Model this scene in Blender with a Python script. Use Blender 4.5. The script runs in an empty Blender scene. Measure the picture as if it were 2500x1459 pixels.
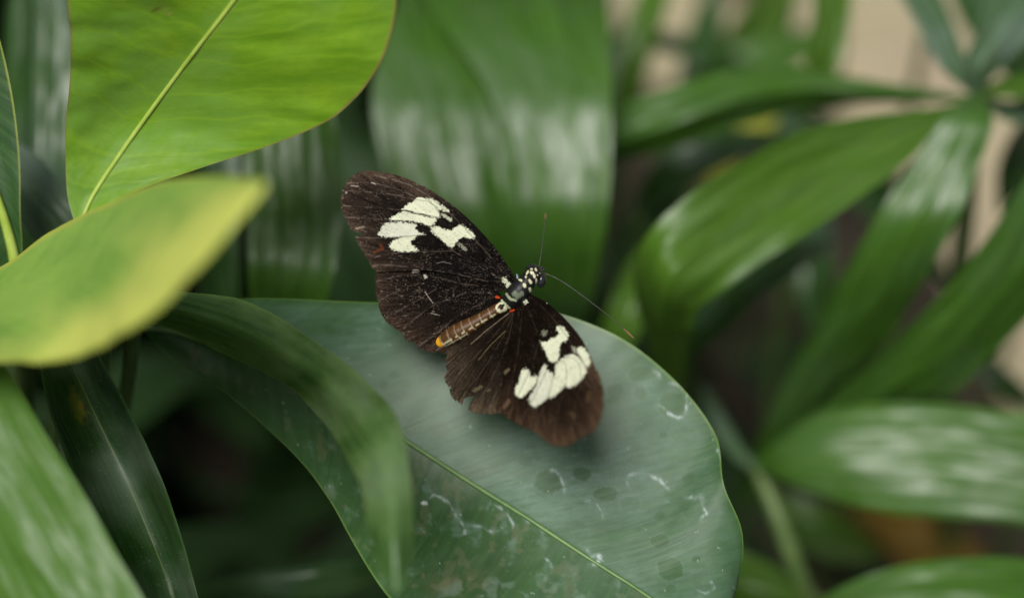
import bpy, math, random
import numpy as np
from mathutils import Vector

random.seed(7)
rng = np.random.default_rng(11)
scene = bpy.context.scene
COL = scene.collection

# ------------------------------------------------------------------ camera
PITCH = math.radians(50.0)
LENS, SENSOR, D0 = 85.0, 36.0, 0.4486          # mm, mm, m (focus distance)
Fv = np.array([0.0, math.cos(PITCH), -math.sin(PITCH)])
Rv = np.array([1.0, 0.0, 0.0])
Uv = np.array([0.0, math.sin(PITCH), math.cos(PITCH)])
FOCUS = np.array([0.0, 0.0, 0.40])             # butterfly height above the soil
CAM = FOCUS - Fv * D0
cam_data = bpy.data.cameras.new('camera')
cam_data.lens = LENS
cam_data.sensor_width = SENSOR
cam_data.clip_start = 0.01
cam_data.clip_end = 500.0
cam_data.dof.use_dof = True
cam_data.dof.focus_distance = D0 + 0.001
cam_data.dof.aperture_fstop = 5.4
cam = bpy.data.objects.new('camera', cam_data)
COL.objects.link(cam)
cam.location = CAM
cam.rotation_euler = (math.pi / 2 - PITCH, 0, 0)
scene.camera = cam

# ------------------------------------------------------------------ sky and sun
Sv = -Fv + Uv * math.tan(math.radians(19)) - Rv * math.tan(math.radians(11))
Sv = Sv / np.linalg.norm(Sv)
world = bpy.data.worlds.new('World')
scene.world = world
world.use_nodes = True
wn, wl = world.node_tree.nodes, world.node_tree.links
wn.clear()
sky = wn.new('ShaderNodeTexSky')
sky.sky_type = 'NISHITA'
sky.sun_disc = False
sky.sun_elevation = math.asin(Sv[2])
sky.sun_rotation = math.atan2(Sv[0], Sv[1])
sky.air_density = 1.0
sky.dust_density = 4.0
hs = wn.new('ShaderNodeHueSaturation')
hs.inputs['Saturation'].default_value = 0.25   # thin white overcast
bg = wn.new('ShaderNodeBackground')
bg.inputs['Strength'].default_value = 0.05
wo = wn.new('ShaderNodeOutputWorld')
wl.new(sky.outputs[0], hs.inputs['Color'])
wl.new(hs.outputs[0], bg.inputs['Color'])
wl.new(bg.outputs[0], wo.inputs['Surface'])
sun_data = bpy.data.lights.new('sun', 'SUN')
sun_data.energy = 3.4
sun_data.angle = math.radians(26)
sun_data.color = (1.0, 0.98, 0.93)
sun = bpy.data.objects.new('sun', sun_data)
COL.objects.link(sun)
sun.location = (0, -1, 3)
sun.rotation_euler = Vector(Sv).to_track_quat('Z', 'Y').to_euler()
vs = scene.view_settings
vs.view_transform = 'Standard'
vs.look = 'None'
vs.gamma = 1.0
vs.exposure = 0.27
vs.use_curve_mapping = False
scene.cycles.use_denoising = True
scene.cycles.max_bounces = 8
scene.cycles.sample_clamp_indirect = 4.0

# ------------------------------------------------------------------ helpers
K = SENSOR / LENS / 2500.0


def W(px, py, dep):
    """point of the place from its place in the photograph and its distance (mm) behind the focus plane"""
    px, py, dep = np.asarray(px, float), np.asarray(py, float), np.asarray(dep, float)
    D = D0 + dep / 1000.0
    a = (px - 1250.0) * K * D
    b = -(py - 729.5) * K * D
    return CAM + D[..., None] * Fv + a[..., None] * Rv + b[..., None] * Uv


def hash2(ix, iy, seed):
    h = (ix.astype(np.int64) * 374761393 + iy.astype(np.int64) * 668265263 + seed * 974634777) & 0xffffffff
    h = ((h ^ (h >> 13)) * 1274126177) & 0xffffffff
    return ((h ^ (h >> 16)) & 0xffff) / 65535.0


def vnoise(x, y, seed=0):
    ix, iy = np.floor(x), np.floor(y)
    fx, fy = x - ix, y - iy
    fx = fx * fx * (3 - 2 * fx)
    fy = fy * fy * (3 - 2 * fy)
    a, b = hash2(ix, iy, seed), hash2(ix + 1, iy, seed)
    c, d = hash2(ix, iy + 1, seed), hash2(ix + 1, iy + 1, seed)
    return (a * (1 - fx) + b * fx) * (1 - fy) + (c * (1 - fx) + d * fx) * fy


def fbm(x, y, seed=0, o=4):
    s, a, t = 0, .5, 0
    for i in range(o):
        s = s + a * vnoise(x * 2 ** i + 17.3 * i, y * 2 ** i + 9.1 * i, seed + i)
        t += a
        a *= .55
    return s / t


def smooth(a, b, x):
    t = np.clip((x - a) / (b - a), 0, 1)
    return t * t * (3 - 2 * t)


def catmull(P, t):
    """P (n,k) control rows, t in 0..1 array -> (len(t),k)"""
    P = np.asarray(P, float)
    n = len(P)
    x = np.clip(t, 0, 1) * (n - 1)
    i = np.minimum(np.floor(x).astype(int), n - 2)
    f = (x - i)[:, None]
    p0 = np.where((i > 0)[:, None], P[np.maximum(i - 1, 0)], 2 * P[i] - P[i + 1])
    p1, p2 = P[i], P[i + 1]
    p3 = np.where((i + 2 < n)[:, None], P[np.minimum(i + 2, n - 1)], 2 * p2 - p1)
    return .5 * (2 * p1 + (p2 - p0) * f + (2 * p0 - 5 * p1 + 4 * p2 - p3) * f ** 2 + (3 * p1 - p0 - 3 * p2 + p3) * f ** 3)


def mesh_obj(name, verts, faces, mat, parent=None, sm=True):
    me = bpy.data.meshes.new(name)
    me.from_pydata(np.asarray(verts).tolist(), [], faces)
    if mat:
        me.materials.append(mat)
    if sm:
        me.polygons.foreach_set('use_smooth', [True] * len(me.polygons))
    me.update()
    o = bpy.data.objects.new(name, me)
    COL.objects.link(o)
    if parent:
        o.parent = parent
        o.matrix_parent_inverse = parent.matrix_world.inverted()
    return o


def set_attr(o, name, typ, data):
    a = o.data.attributes.new(name, typ, 'POINT')
    a.data.foreach_set({'FLOAT': 'value', 'FLOAT_VECTOR': 'vector', 'FLOAT_COLOR': 'color'}[typ], np.asarray(data, dtype=np.float32).ravel())


def grid_faces(nv, nu):
    i = np.arange(nv - 1)[:, None] * nu + np.arange(nu - 1)[None, :]
    return np.stack([i, i + 1, i + nu + 1, i + nu], -1).reshape(-1, 4).tolist()


def empty(name, loc, label, cat, group=None):
    o = bpy.data.objects.new(name, None)
    o.empty_display_size = .01
    o.location = loc
    COL.objects.link(o)
    o['label'] = label
    o['category'] = cat
    if group:
        o['group'] = group
    bpy.context.view_layer.update()
    return o


def tube(name, pts, rad, mat, parent=None, n=8, steps=6, flat=1.0):
    """tapered tube along world points"""
    pts = np.asarray(pts, float)
    rad = np.asarray(rad, float)
    t = np.linspace(0, 1, (len(pts) - 1) * steps + 1)
    C = catmull(pts, t)
    r = np.interp(t, np.linspace(0, 1, len(rad)), rad)
    T = np.gradient(C, axis=0)
    T /= np.linalg.norm(T, axis=1)[:, None] + 1e-12
    ref = np.array([0.31, 0.2, 0.93])
    A = np.cross(T, ref)
    A /= np.linalg.norm(A, axis=1)[:, None] + 1e-12
    B = np.cross(T, A)
    th = np.linspace(0, 2 * math.pi, n, endpoint=False)
    V = C[:, None, :] + r[:, None, None] * (np.cos(th)[None, :, None] * A[:, None, :] * flat + np.sin(th)[None, :, None] * B[:, None, :])
    V = V.reshape(-1, 3)
    m = len(t)
    F = []
    for i in range(m - 1):
        for j in range(n):
            F.append((i * n + j, i * n + (j + 1) % n, (i + 1) * n + (j + 1) % n, (i + 1) * n + j))
    F.append(tuple(range(n))[::-1])
    F.append(tuple(range((m - 1) * n, m * n)))
    return mesh_obj(name, V, F, mat, parent)


# ------------------------------------------------------------------ materials
class NT:
    def __init__(self, name):
        self.mat = bpy.data.materials.new(name)
        self.mat.use_nodes = True
        self.n = self.mat.node_tree.nodes
        self.l = self.mat.node_tree.links
        self.n.clear()

    def node(self, t, **kw):
        x = self.n.new(t)
        for k, v in kw.items():
            setattr(x, k, v)
        return x

    def put(self, sock, v):
        if isinstance(v, bpy.types.NodeSocket):
            self.l.new(v, sock)
        elif isinstance(v, (tuple, list)) and len(v) == 3 and sock.type == 'RGBA':
            sock.default_value = (*v, 1)
        else:
            sock.default_value = v

    def math(self, op, a, b=0.0, c=None, clamp=False):
        x = self.node('ShaderNodeMath', operation=op)
        x.use_clamp = clamp
        self.put(x.inputs[0], a)
        self.put(x.inputs[1], b)
        if c is not None:
            self.put(x.inputs[2], c)
        return x.outputs[0]

    def mix(self, f, a, b, blend='MIX'):
        x = self.node('ShaderNodeMix', data_type='RGBA', blend_type=blend)
        self.put(x.inputs[0], f)
        self.put(x.inputs[6], a)
        self.put(x.inputs[7], b)
        return x.outputs[2]

    def ramp(self, f, a, b, lo=0.0, hi=1.0):
        x = self.node('ShaderNodeMapRange', interpolation_type='SMOOTHSTEP')
        self.put(x.inputs[0], f)
        x.inputs[1].default_value = a
        x.inputs[2].default_value = b
        x.inputs[3].default_value = lo
        x.inputs[4].default_value = hi
        return x.outputs[0]

    def noise(self, vec, scale, detail=3.0, rough=.55):
        x = self.node('ShaderNodeTexNoise')
        if vec is not None:
            self.l.new(vec, x.inputs['Vector'])
        x.inputs['Scale'].default_value = scale
        x.inputs['Detail'].default_value = detail
        x.inputs['Roughness'].default_value = rough
        return x.outputs['Fac']

    def comb(self, a, b, c=0.0):
        x = self.node('ShaderNodeCombineXYZ')
        self.put(x.inputs[0], a)
        self.put(x.inputs[1], b)
        self.put(x.inputs[2], c)
        return x.outputs[0]

    def attr(self, name):
        return self.node('ShaderNodeAttribute', attribute_name=name)

    def bump(self, h, strength, dist):
        x = self.node('ShaderNodeBump')
        self.put(x.inputs['Height'], h)
        x.inputs['Strength'].default_value = strength
        x.inputs['Distance'].default_value = dist
        return x.outputs[0]

    def principled(self, col, rough=.5, spec=.5, normal=None, coat=0.0, coat_rough=.2):
        x = self.node('ShaderNodeBsdfPrincipled')
        self.put(x.inputs['Base Color'], col)
        self.put(x.inputs['Roughness'], rough)
        self.put(x.inputs['Specular IOR Level'], spec)
        self.put(x.inputs['Coat Weight'], coat)
        self.put(x.inputs['Coat Roughness'], coat_rough)
        if normal is not None:
            self.put(x.inputs['Normal'], normal)
        return x.outputs[0]

    def out(self, s):
        o = self.node('ShaderNodeOutputMaterial')
        self.l.new(s, o.inputs['Surface'])
        return self.mat


def leaf_mat(name, dark, light, patch=None, margin=None, rib=None, streak=(9., .25), lateral=0.0, rough=.36, spec=.5,
             transl=.22, tcol=None, seed=0.0, bump=.5, film_sheen=None, specks=0.0, ribw=.03, patchscale=.35, marginw=.03, side=None, spot=False, veins=0.0, gloss=True, side_al=(0., 0.)):
    """leaf blade: fibre streaks along the veins, blotches, paler rib and margin, thin translucent tissue"""
    t = NT(name)
    a = t.attr('leaf')
    sp = t.node('ShaderNodeSeparateXYZ')
    t.l.new(a.outputs['Vector'], sp.inputs[0])
    ac, al, au = sp.outputs[0], sp.outputs[1], sp.outputs[2]
    if lateral:
        absx = t.math('ABSOLUTE', ac)
        along = t.math('SUBTRACT', al, t.math('MULTIPLY', absx, lateral))
        v1 = t.comb(t.math('MULTIPLY', along, streak[0]), t.math('MULTIPLY', ac, streak[1]), seed)
        vwob = t.noise(t.comb(ac, al, seed + 11.), .8, 2., .5)
        vph = t.math('FRACT', t.math('ADD', t.math('MULTIPLY', along, 1.25), vwob))
        vline = t.ramp(t.math('ABSOLUTE', t.math('SUBTRACT', vph, .5)), .02, .09, 1, 0)
    else:
        v1 = t.comb(t.math('MULTIPLY', ac, streak[0]), t.math('MULTIPLY', al, streak[1]), seed)
    n1 = t.noise(v1, 1.0, 4.0, .6)
    n2 = t.noise(t.comb(ac, al, seed + 3.1), patchscale, 3.0, .5)
    n3 = t.noise(t.comb(ac, al, seed + 7.7), 6.0, 4.0, .6)
    col = t.mix(t.ramp(n1, .3, .7), dark, light)
    if patch is not None:
        col = t.mix(t.ramp(n2, .42, .62), col, patch)
    col = t.mix(t.ramp(n3, .35, .75, 0, .35), col, dark)
    absu = t.math('ABSOLUTE', au)
    if veins and lateral:
        col = t.mix(t.math('MULTIPLY', vline, veins * .5), col, light)
    if side is not None:      # (colour, from, to) : one flank of the blade has its own colour
        wob = t.math('ADD', au, t.math('MULTIPLY', t.math('SUBTRACT', n2, .5), 1.4))
        wob = t.math('ADD', wob, t.math('MULTIPLY', t.math('SUBTRACT', al, side_al[1]), side_al[0]))
        col = t.mix(t.ramp(wob, side[1], side[2]), col, side[0])
    if rib is not None:
        col = t.mix(t.ramp(absu, ribw * .5, ribw, 1, 0), col, rib)
    if margin is not None:
        col = t.mix(t.ramp(absu, 1 - marginw * 2, 1 - marginw * .5), col, margin)
    r = t.math('ADD', rough - .06, t.math('MULTIPLY', n3, .12))
    if film_sheen is not None:       # dry water film
        fm = t.ramp(n2, .45, .7, 0, film_sheen[1])
        col = t.mix(fm, col, film_sheen[0])
        r = t.math('ADD', r, t.math('MULTIPLY', fm, .3))
    if specks:
        n4 = t.noise(t.comb(ac, al, seed + 5.), 32.0, 1.0, .5)
        col = t.mix(t.ramp(n4, .70, .78, 0, specks), col, (.45, .5, .45))
    if gloss:
        nS = t.noise(t.comb(t.math('MULTIPLY', ac, 1.6), t.math('MULTIPLY', al, .55), seed + 13.), 1.0, 3., .6)
        spec = t.ramp(nS, .36, .6, spec * .3, spec * 1.25)
    if spot:
        sa = t.attr('spot')
        col = t.mix(sa.outputs['Alpha'], col, sa.outputs['Color'])
    nb = t.bump(n1, bump, .00025)
    p = t.principled(col, r, spec, nb)
    tr = t.node('ShaderNodeBsdfTranslucent')
    t.put(tr.inputs['Color'], t.mix(.5, col, tcol if tcol else light))
    t.put(tr.inputs['Normal'], nb)
    ms = t.node('ShaderNodeMixShader')
    ms.inputs[0].default_value = transl
    t.l.new(p, ms.inputs[1])
    t.l.new(tr.outputs[0], ms.inputs[2])
    return t.out(ms.outputs[0])


def plain_mat(name, c1, c2, scale=40., rough=.6, spec=.4, bump=.3, dist=.001, stretch=(1, 1, 1)):
    t = NT(name)
    tc = t.node('ShaderNodeTexCoord')
    mp = t.node('ShaderNodeMapping')
    mp.inputs['Scale'].default_value = stretch
    t.l.new(tc.outputs['Object'], mp.inputs[0])
    n = t.noise(mp.outputs[0], scale, 5.0, .6)
    col = t.mix(t.ramp(n, .3, .7), c1, c2)
    return t.out(t.principled(col, rough, spec, t.bump(n, bump, dist)))


# ------------------------------------------------------------------ leaf blades
def blade(name, rows, mat, parent, nu=25, nv=60, pleats=0, pleat_mm=0.0, wave=0.0, seed=0, sub=None, ret=False, spots=None):
    """rows: stations along the blade, each a list of control points (px,py,depth mm) from one margin to the other"""
    R = np.asarray(rows, float)                     # (s, c, 3)
    s, c, _ = R.shape
    tv, tu = np.linspace(0, 1, nv), np.linspace(0, 1, nu)
    A = catmull(R.reshape(s, c * 3), tv).reshape(nv, c, 3)
    B = np.stack([catmull(A[i], tu) for i in range(nv)])  # (nv,nu,3)
    PX = B.copy()
    P = W(B[..., 0], B[..., 1], B[..., 2])
    wid = np.linalg.norm(np.diff(P, axis=1), axis=2).sum(1)
    ln = np.concatenate([[0], np.cumsum(np.linalg.norm(np.diff(P[:, nu // 2], axis=0), axis=1))])
    u = tu * 2 - 1
    du = np.gradient(P, axis=1)
    dv = np.gradient(P, axis=0)
    N = np.cross(du, dv)
    N /= np.linalg.norm(N, axis=2)[..., None] + 1e-12
    if np.mean(N @ Fv) > 0:
        N = -N
    h = np.zeros((nv, nu))
    wn_ = (wid / max(wid.max(), 1e-6))[:, None]
    if pleats:
        LL = np.broadcast_to(ln[:, None], (nv, nu)) * 100
        UU = np.broadcast_to(u[None, :], (nv, nu))
        sd = seed + int(abs(R[0, 0, 0])) + pleats
        ph = (UU + .10 * (fbm(UU * 4 + sd, LL * .05, sd, 2) - .5)) * pleats
        amp = .3 + 1.4 * fbm(UU * pleats * .5 + 3 * sd, LL * .35 + sd, sd + 2, 3)
        h += .2 * pleat_mm * (np.abs((ph % 2) - 1) - .5) * wn_ * amp
        h += .10 * pleat_mm * (np.abs((ph * 3.3 % 2) - 1) - .5) * wn_ * (2 - amp)
        h += 2.4 * (fbm(UU * 1.8 + sd, LL * .45 + sd, sd + 5, 3) - .5) * wn_
    if wave:
        LL = np.broadcast_to(ln[:, None], (nv, nu)) * 100
        UU = np.broadcast_to(u[None, :], (nv, nu))
        h += wave * (fbm(LL * .9 + 5 * seed, UU * 1.2 + seed, seed, 3) - .5) * 2 * (.35 + .65 * np.abs(UU)) * wn_
    P = P + N * h[..., None] / 1000.0
    o = mesh_obj(name, P.reshape(-1, 3), grid_faces(nv, nu), mat, parent)
    leaf = np.stack([u[None, :] * wid[:, None] * 50, np.broadcast_to(ln[:, None] * 100, (nv, nu)), np.broadcast_to(u[None, :], (nv, nu))], -1)
    set_attr(o, 'leaf', 'FLOAT_VECTOR', leaf.reshape(-1, 3))
    if spots:
        c4 = np.zeros((nv, nu, 4))
        for (sx, sy, rx, ry, an, cc, st) in spots:
            dx, dy = PX[..., 0] - sx, PX[..., 1] - sy
            ca, sa = math.cos(an), math.sin(an)
            d = np.hypot((dx * ca + dy * sa) / rx, (-dx * sa + dy * ca) / ry) + (fbm(PX[..., 0] / 9, PX[..., 1] / 9, 5, 3) - .5) * 1.0
            f = (smooth(1.1, .4, d) * st)[..., None]
            c4[..., :3] = c4[..., :3] * (1 - f) + np.array(cc) * f
            c4[..., 3:] = np.maximum(c4[..., 3:], f)
        c4[..., :3] /= np.maximum(c4[..., 3:], 1e-4)
        set_attr(o, 'spot', 'FLOAT_COLOR', np.clip(c4, 0, 1))
    if ret:
        return o, PX, P, N, u, ln, wid
    return o


def strip_rows(cl, cup=2.0):
    """centre line stations (px,py,depth,halfwidth px,roll mm) -> rows of three control points"""
    c = np.asarray(cl, float)
    T = np.gradient(c[:, :2], axis=0)
    T /= np.linalg.norm(T, axis=1)[:, None] + 1e-9
    Nn = np.stack([-T[:, 1], T[:, 0]], 1)
    rows = []
    for k in range(len(c)):
        x, y, d, hw, ro = c[k]
        rows.append([(x + Nn[k, 0] * hw, y + Nn[k, 1] * hw, d - ro), (x, y, d + cup * min(1, hw / 60)), (x - Nn[k, 0] * hw, y - Nn[k, 1] * hw, d + ro)])
    return rows


def rib_tube(name, rows, mat, parent, r0, r1, col=None, lift=.0004, a=0.0, b=1.0, o=None):
    """raised rib along the middle of a blade built from rows"""
    R = np.asarray(rows, float)
    c = R.shape[1] // 2
    t = np.linspace(a, b, 26)
    C = catmull(R[:, c], t)
    P = W(C[:, 0], C[:, 1], C[:, 2]) - Fv * lift
    return tube(name, P, np.linspace(r0, r1, 8), mat, parent, n=8, steps=2)


def ground_pt(p, dx=0.0, dy=0.0):
    return np.array([p[0] + dx, p[1] + dy, -0.01])


def stalk_pts(p, g, bend=.35):
    p, g = np.asarray(p), np.asarray(g)
    m = p * .5 + g * .5
    m[:2] = p[:2] * (1 - bend) + g[:2] * bend
    return [p, p * .8 + m * .2 + np.array([0, 0, -.005]), m, g]


# colours ---------------------------------------------------------------
G_DARK = (.016, .05, .014)
G_MID = (.035, .105, .022)
G_LIGHT = (.07, .17, .035)
Y_MARG = (.30, .33, .06)
RIB = (.25, .36, .09)
m_stalk = plain_mat('stalk green', (.06, .12, .03), (.13, .19, .06), 120, .45)
m_rib = plain_mat('rib pale green', (.085, .17, .05), (.14, .23, .075), 300, .45, bump=.15, dist=.0003)
m_rib_y = plain_mat('rib yellow green', (.27, .38, .05), (.36, .46, .09), 300, .4, bump=.15, dist=.0003)

# ================================================================== the setting
def build_ground():
    # soil: one sheet to the horizon, finely lumpy near the plants
    t = NT('dark soil')
    tc = t.node('ShaderNodeTexCoord')
    n1 = t.noise(tc.outputs['Object'], 30, 6, .65)
    n2 = t.noise(tc.outputs['Object'], 4, 4, .6)
    col = t.mix(t.ramp(n1, .3, .7), (.012, .010, .006), (.042, .034, .022))
    col = t.mix(t.ramp(n2, .5, .7, 0, .5), col, (.07, .052, .034))
    m = t.out(t.principled(col, .85, .2, t.bump(n1, 1.0, .01)))
    n = 120
    x = np.concatenate([[-200, -40, -8, -3], np.linspace(-1.4, 1.4, n), [3, 8, 40, 200]])
    y = np.concatenate([[-200, -40, -8, -3], np.linspace(-1.0, 1.8, n), [3, 8, 40, 200]])
    X, Y = np.meshgrid(x, y)
    Z = (fbm(X * 14 + 40, Y * 14 + 40, 3, 4) - .5) * .03 * np.exp(-(X ** 2 + Y ** 2) * .5)
    o = mesh_obj('ground', np.stack([X, Y, Z], -1).reshape(-1, 3), grid_faces(len(y), len(x)), m)
    o['kind'] = 'structure'
    # sandy path beyond the plants
    t = NT('pale sandy path')
    tc = t.node('ShaderNodeTexCoord')
    n1 = t.noise(tc.outputs['Object'], 160, 5, .6)
    n2 = t.noise(tc.outputs['Object'], 9, 4, .6)
    col = t.mix(t.ramp(n1, .3, .7), (.27, .235, .145), (.38, .34, .22))
    col = t.mix(t.ramp(n2, .45, .65, 0, .6), col, (.30, .23, .175))
    m = t.out(t.principled(col, .9, .2, t.bump(n1, .6, .004)))
    nu, nv = 24, 60
    rows = []
    ex = [-3.4, -.4, -.05, .03, .06, .09, .12, .16, .2, .28, .5, 3.4]
    ey = [.95, .80, .62, .50, .445, .475, .47, .40, .268, .26, .25, .2]
    xs = np.concatenate([np.linspace(-3.2, -.3, 12), np.linspace(-.25, .6, 50), np.linspace(.7, 3.2, 12)])
    nv = len(xs)
    for x0 in xs:
        yn = np.interp(x0, ex, ey) + .008 * math.sin(55 * x0) + .005 * math.sin(131 * x0)
        rows.append([(x0, yn + (2.6 - yn) * u ** 1.6, .018 * min(1, u * 12) - .004 + .004 * math.sin(19 * x0 + 14 * u)) for u in np.linspace(0, 1, nu)])
    o = mesh_obj('path', np.array(rows).reshape(-1, 3), grid_faces(nv, nu), m)
    o['kind'] = 'structure'


build_ground()

# ================================================================== foliage
m_big = None


def thing_leaf(name, label, rows, mat, stalk_from, ground_dx=(0, 0), cat='leaf', group=None, rib=None, stalk_r=(.0012, .002), mstalk=None, **kw):
    p = W(*np.array(stalk_from, float))
    g = ground_pt(p, *ground_dx)
    e = empty(name, g, label, cat, group)
    b = blade('blade', rows, mat, e, **kw)
    tube('stalk', stalk_pts(p, g), stalk_r, mstalk or m_stalk, e)
    if rib:
        rib_tube('midrib', rows, rib[0], e, rib[1], rib[2], a=rib[3] if len(rib) > 3 else 0, b=rib[4] if len(rib) > 4 else 1, lift=rib[5] if len(rib) > 5 else .0003)
    return e


# --- the broad leaf that carries the butterfly
BIG = [
    [(338, 788, 21), (342, 795, 22), (346, 802, 21)],
    [(470, 748, 17), (440, 812, 22), (415, 872, 19)],
    [(620, 728, 16), (600, 868, 19), (555, 962, 16)],
    [(920, 738, 16), (785, 945, 18), (700, 1090, 12)],
    [(1250, 742, 16), (965, 1058, 14), (795, 1205, 8)],
    [(1480, 806, 15), (1130, 1165, 10), (868, 1335, 3)],
    [(1640, 920, 14), (1285, 1262, 6), (930, 1432, -2)],
    [(1745, 1055, 11), (1430, 1357, 3), (1010, 1515, -5)],
    [(1768, 1185, 6), (1560, 1440, 0), (1150, 1590, -7)],
    [(1812, 1310, 4), (1665, 1515, -5), (1300, 1650, -8)],
    [(1790, 1465, 1), (1745, 1580, -6), (1500, 1690, -8)],
    [(1715, 1640, -4), (1760, 1650, -6), (1700, 1670, -7)],
]


def build_big_leaf():
    p = W(np.array(330.), np.array(790.), np.array(22.))
    g = ground_pt(p, -.14, .0)
    e = empty('broad_leaf', g, 'large dark green leaf with pale water marks under the butterfly', 'leaf')
    t = NT('broad leaf blade')
    a = t.attr('leaf')
    sp = t.node('ShaderNodeSeparateXYZ')
    t.l.new(a.outputs['Vector'], sp.inputs[0])
    ac, al, au = sp.outputs
    film_sheen, dep, warm = t.attr('film_sheen').outputs['Fac'], t.attr('deposit_glint').outputs['Fac'], t.attr('warm').outputs['Fac']
    absx = t.math('ABSOLUTE', ac)
    along = t.math('SUBTRACT', al, t.math('MULTIPLY', absx, .55))
    n1 = t.noise(t.comb(t.math('MULTIPLY', along, 7.), t.math('MULTIPLY', ac, .5), 1.), 1., 5., .65)
    n3 = t.noise(t.comb(ac, al, 4.), 9., 5., .65)
    col = t.mix(t.ramp(n1, .3, .7), (.02, .062, .012), (.036, .095, .022))
    col = t.mix(t.ramp(n3, .4, .75, 0, .3), col, (.022, .06, .02))
    col = t.mix(warm, col, (.16, .15, .08))
    fm = t.math('MULTIPLY', film_sheen, t.ramp(n3, .2, .7, .75, 1.05))
    col = t.mix(fm, col, (.125, .205, .15))  # pale tone of the dry film and of the painted sheen
    absu = t.math('ABSOLUTE', au)
    col = t.mix(t.ramp(absu, .98, .997), col, (.09, .17, .035))
    col = t.mix(dep, col, (.42, .50, .48))
    r = t.math('ADD', .36, t.math('MULTIPLY', film_sheen, .14))
    hh = t.math('ADD', t.math('MULTIPLY', n1, .6), t.math('MULTIPLY', dep, .7))
    nb = t.bump(hh, .3, .0003)
    pr = t.principled(col, r, .36, nb)
    tr = t.node('ShaderNodeBsdfTranslucent')
    t.put(tr.inputs['Color'], (.06, .16, .03))
    ms = t.node('ShaderNodeMixShader')
    ms.inputs[0].default_value = .12
    t.l.new(pr, ms.inputs[1])
    t.l.new(tr.outputs[0], ms.inputs[2])
    mat = t.out(ms.outputs[0])
    o, PX, P, N, u, ln, wid = blade('blade', BIG, mat, e, nu=300, nv=420, wave=.7, seed=3, ret=True)
    x, y = PX[..., 0], PX[..., 1]
    uu = np.broadcast_to(u[None, :], x.shape)
    # u<0: upper half, u>0: lower half
    # dried water film, with the pale sheen of the upper half painted in
    big = fbm(x / 190 + 3, y / 190 + 8, 21, 4)
    fine = fbm((x - .3 * y) / 46, (y + .16 * x + 14 * fbm(x / 90, y / 90, 35, 2)) / 5, 31, 4)
    blot = fbm(x / 34, y / 34, 41, 3)
    film_sheen = smooth(.28, .68, big) * .45 + .36
    film_sheen *= .45 + .9 * fine
    film_sheen *= np.where(uu < 0, 1.0, 0.0) * smooth(0, .03, -uu) * 1.0 + np.where(uu >= 0, 1, 0) * .0
    low = smooth(.46, .72, fbm(x / 40 + 9, y / 34 + 2, 51, 4)) * .5 * smooth(950, 1150, y) * smooth(.45, .6, blot) + .03 + .2 * smooth(1250, 1500, x + .4 * (y - 1300))
    film_sheen = np.where(uu >= 0, low * (.6 + .7 * fine), film_sheen)
    film_sheen *= smooth(1.0, .86, np.abs(uu)) * .75 + .25
    film_sheen *= smooth(500, 1050, x + .6 * (y - 740)) * .75 + .25  # painted sheen fades toward the upper left
    film_sheen *= np.where((uu < 0), 1 - .15 * smooth(.5, .62, blot), 1)

    def Z(px, py):
        return 900 + px / 2.5, 900 + py / 2.5
    discs = [(228, 180, 48, 38), (228, 90, 38, 32), (395, 130, 58, 42), (430, 370, 62, 58), (1655, 145, 36, 40), (1505, 130, 50, 38),
             (1670, 30, 82, 48), (650, 630, 72, 46), (1840, 1215, 82, 68), (1770, 1050, 60, 38), (155, 35, 32, 24), (1500, 195, 45, 30),
             (1100, 690, 85, 70), (1860, 210, 85, 75), (270, 350, 60, 55), (95, 100, 34, 30), (1445, 760, 70, 45), (1300, 640, 60, 40),
             (1800, 400, 24, 18), (980, 1010, 50, 40), (2000, 1160, 30, 22)]
    wob = (fbm(x / 22, y / 22, 61, 3) - .5)
    for cx, cy, rx, ry in discs:
        X, Y = Z(cx, cy)
        d = np.sqrt(((x - X) / (rx / 2.5)) ** 2 + ((y - Y) / (ry / 2.5)) ** 2) + wob * .55
        film_sheen *= 1 - .62 * smooth(1.08, .92, d)
        film_sheen += .10 * np.exp(-((d - 1.05) / .09) ** 2) * (np.abs(uu) < 1)
    # a few random discs over the rest of the blade
    for k in range(110):
        X, Y = rng.uniform(560, 1800), rng.uniform(760, 1459)
        rr = rng.uniform(3.5, 20) if k % 3 else rng.uniform(15, 34)
        d = np.sqrt(((x - X) / rr) ** 2 + ((y - Y) / (rr * .8)) ** 2) + wob * .6
        film_sheen *= 1 - rng.uniform(.08, .4) * smooth(1.1, .88, d)
        film_sheen += rng.uniform(.0, .10) * np.exp(-((d - 1.02) / .12) ** 2)
    deposit_glint = np.zeros_like(x)

    def poly_dist(pts):
        best = np.full(x.shape, 1e9)
        tpar = np.zeros(x.shape)
        n = len(pts)
        for k in range(n - 1):
            ax, ay = pts[k]
            bx, by = pts[k + 1]
            L = (bx - ax) ** 2 + (by - ay) ** 2
            tt = np.clip(((x - ax) * (bx - ax) + (y - ay) * (by - ay)) / L, 0, 1)
            d = np.hypot(x - ax - tt * (bx - ax), y - ay - tt * (by - ay))
            m = d < best
            best = np.where(m, d, best)
            tpar = np.where(m, (k + tt) / (n - 1), tpar)
        return best, tpar
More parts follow.
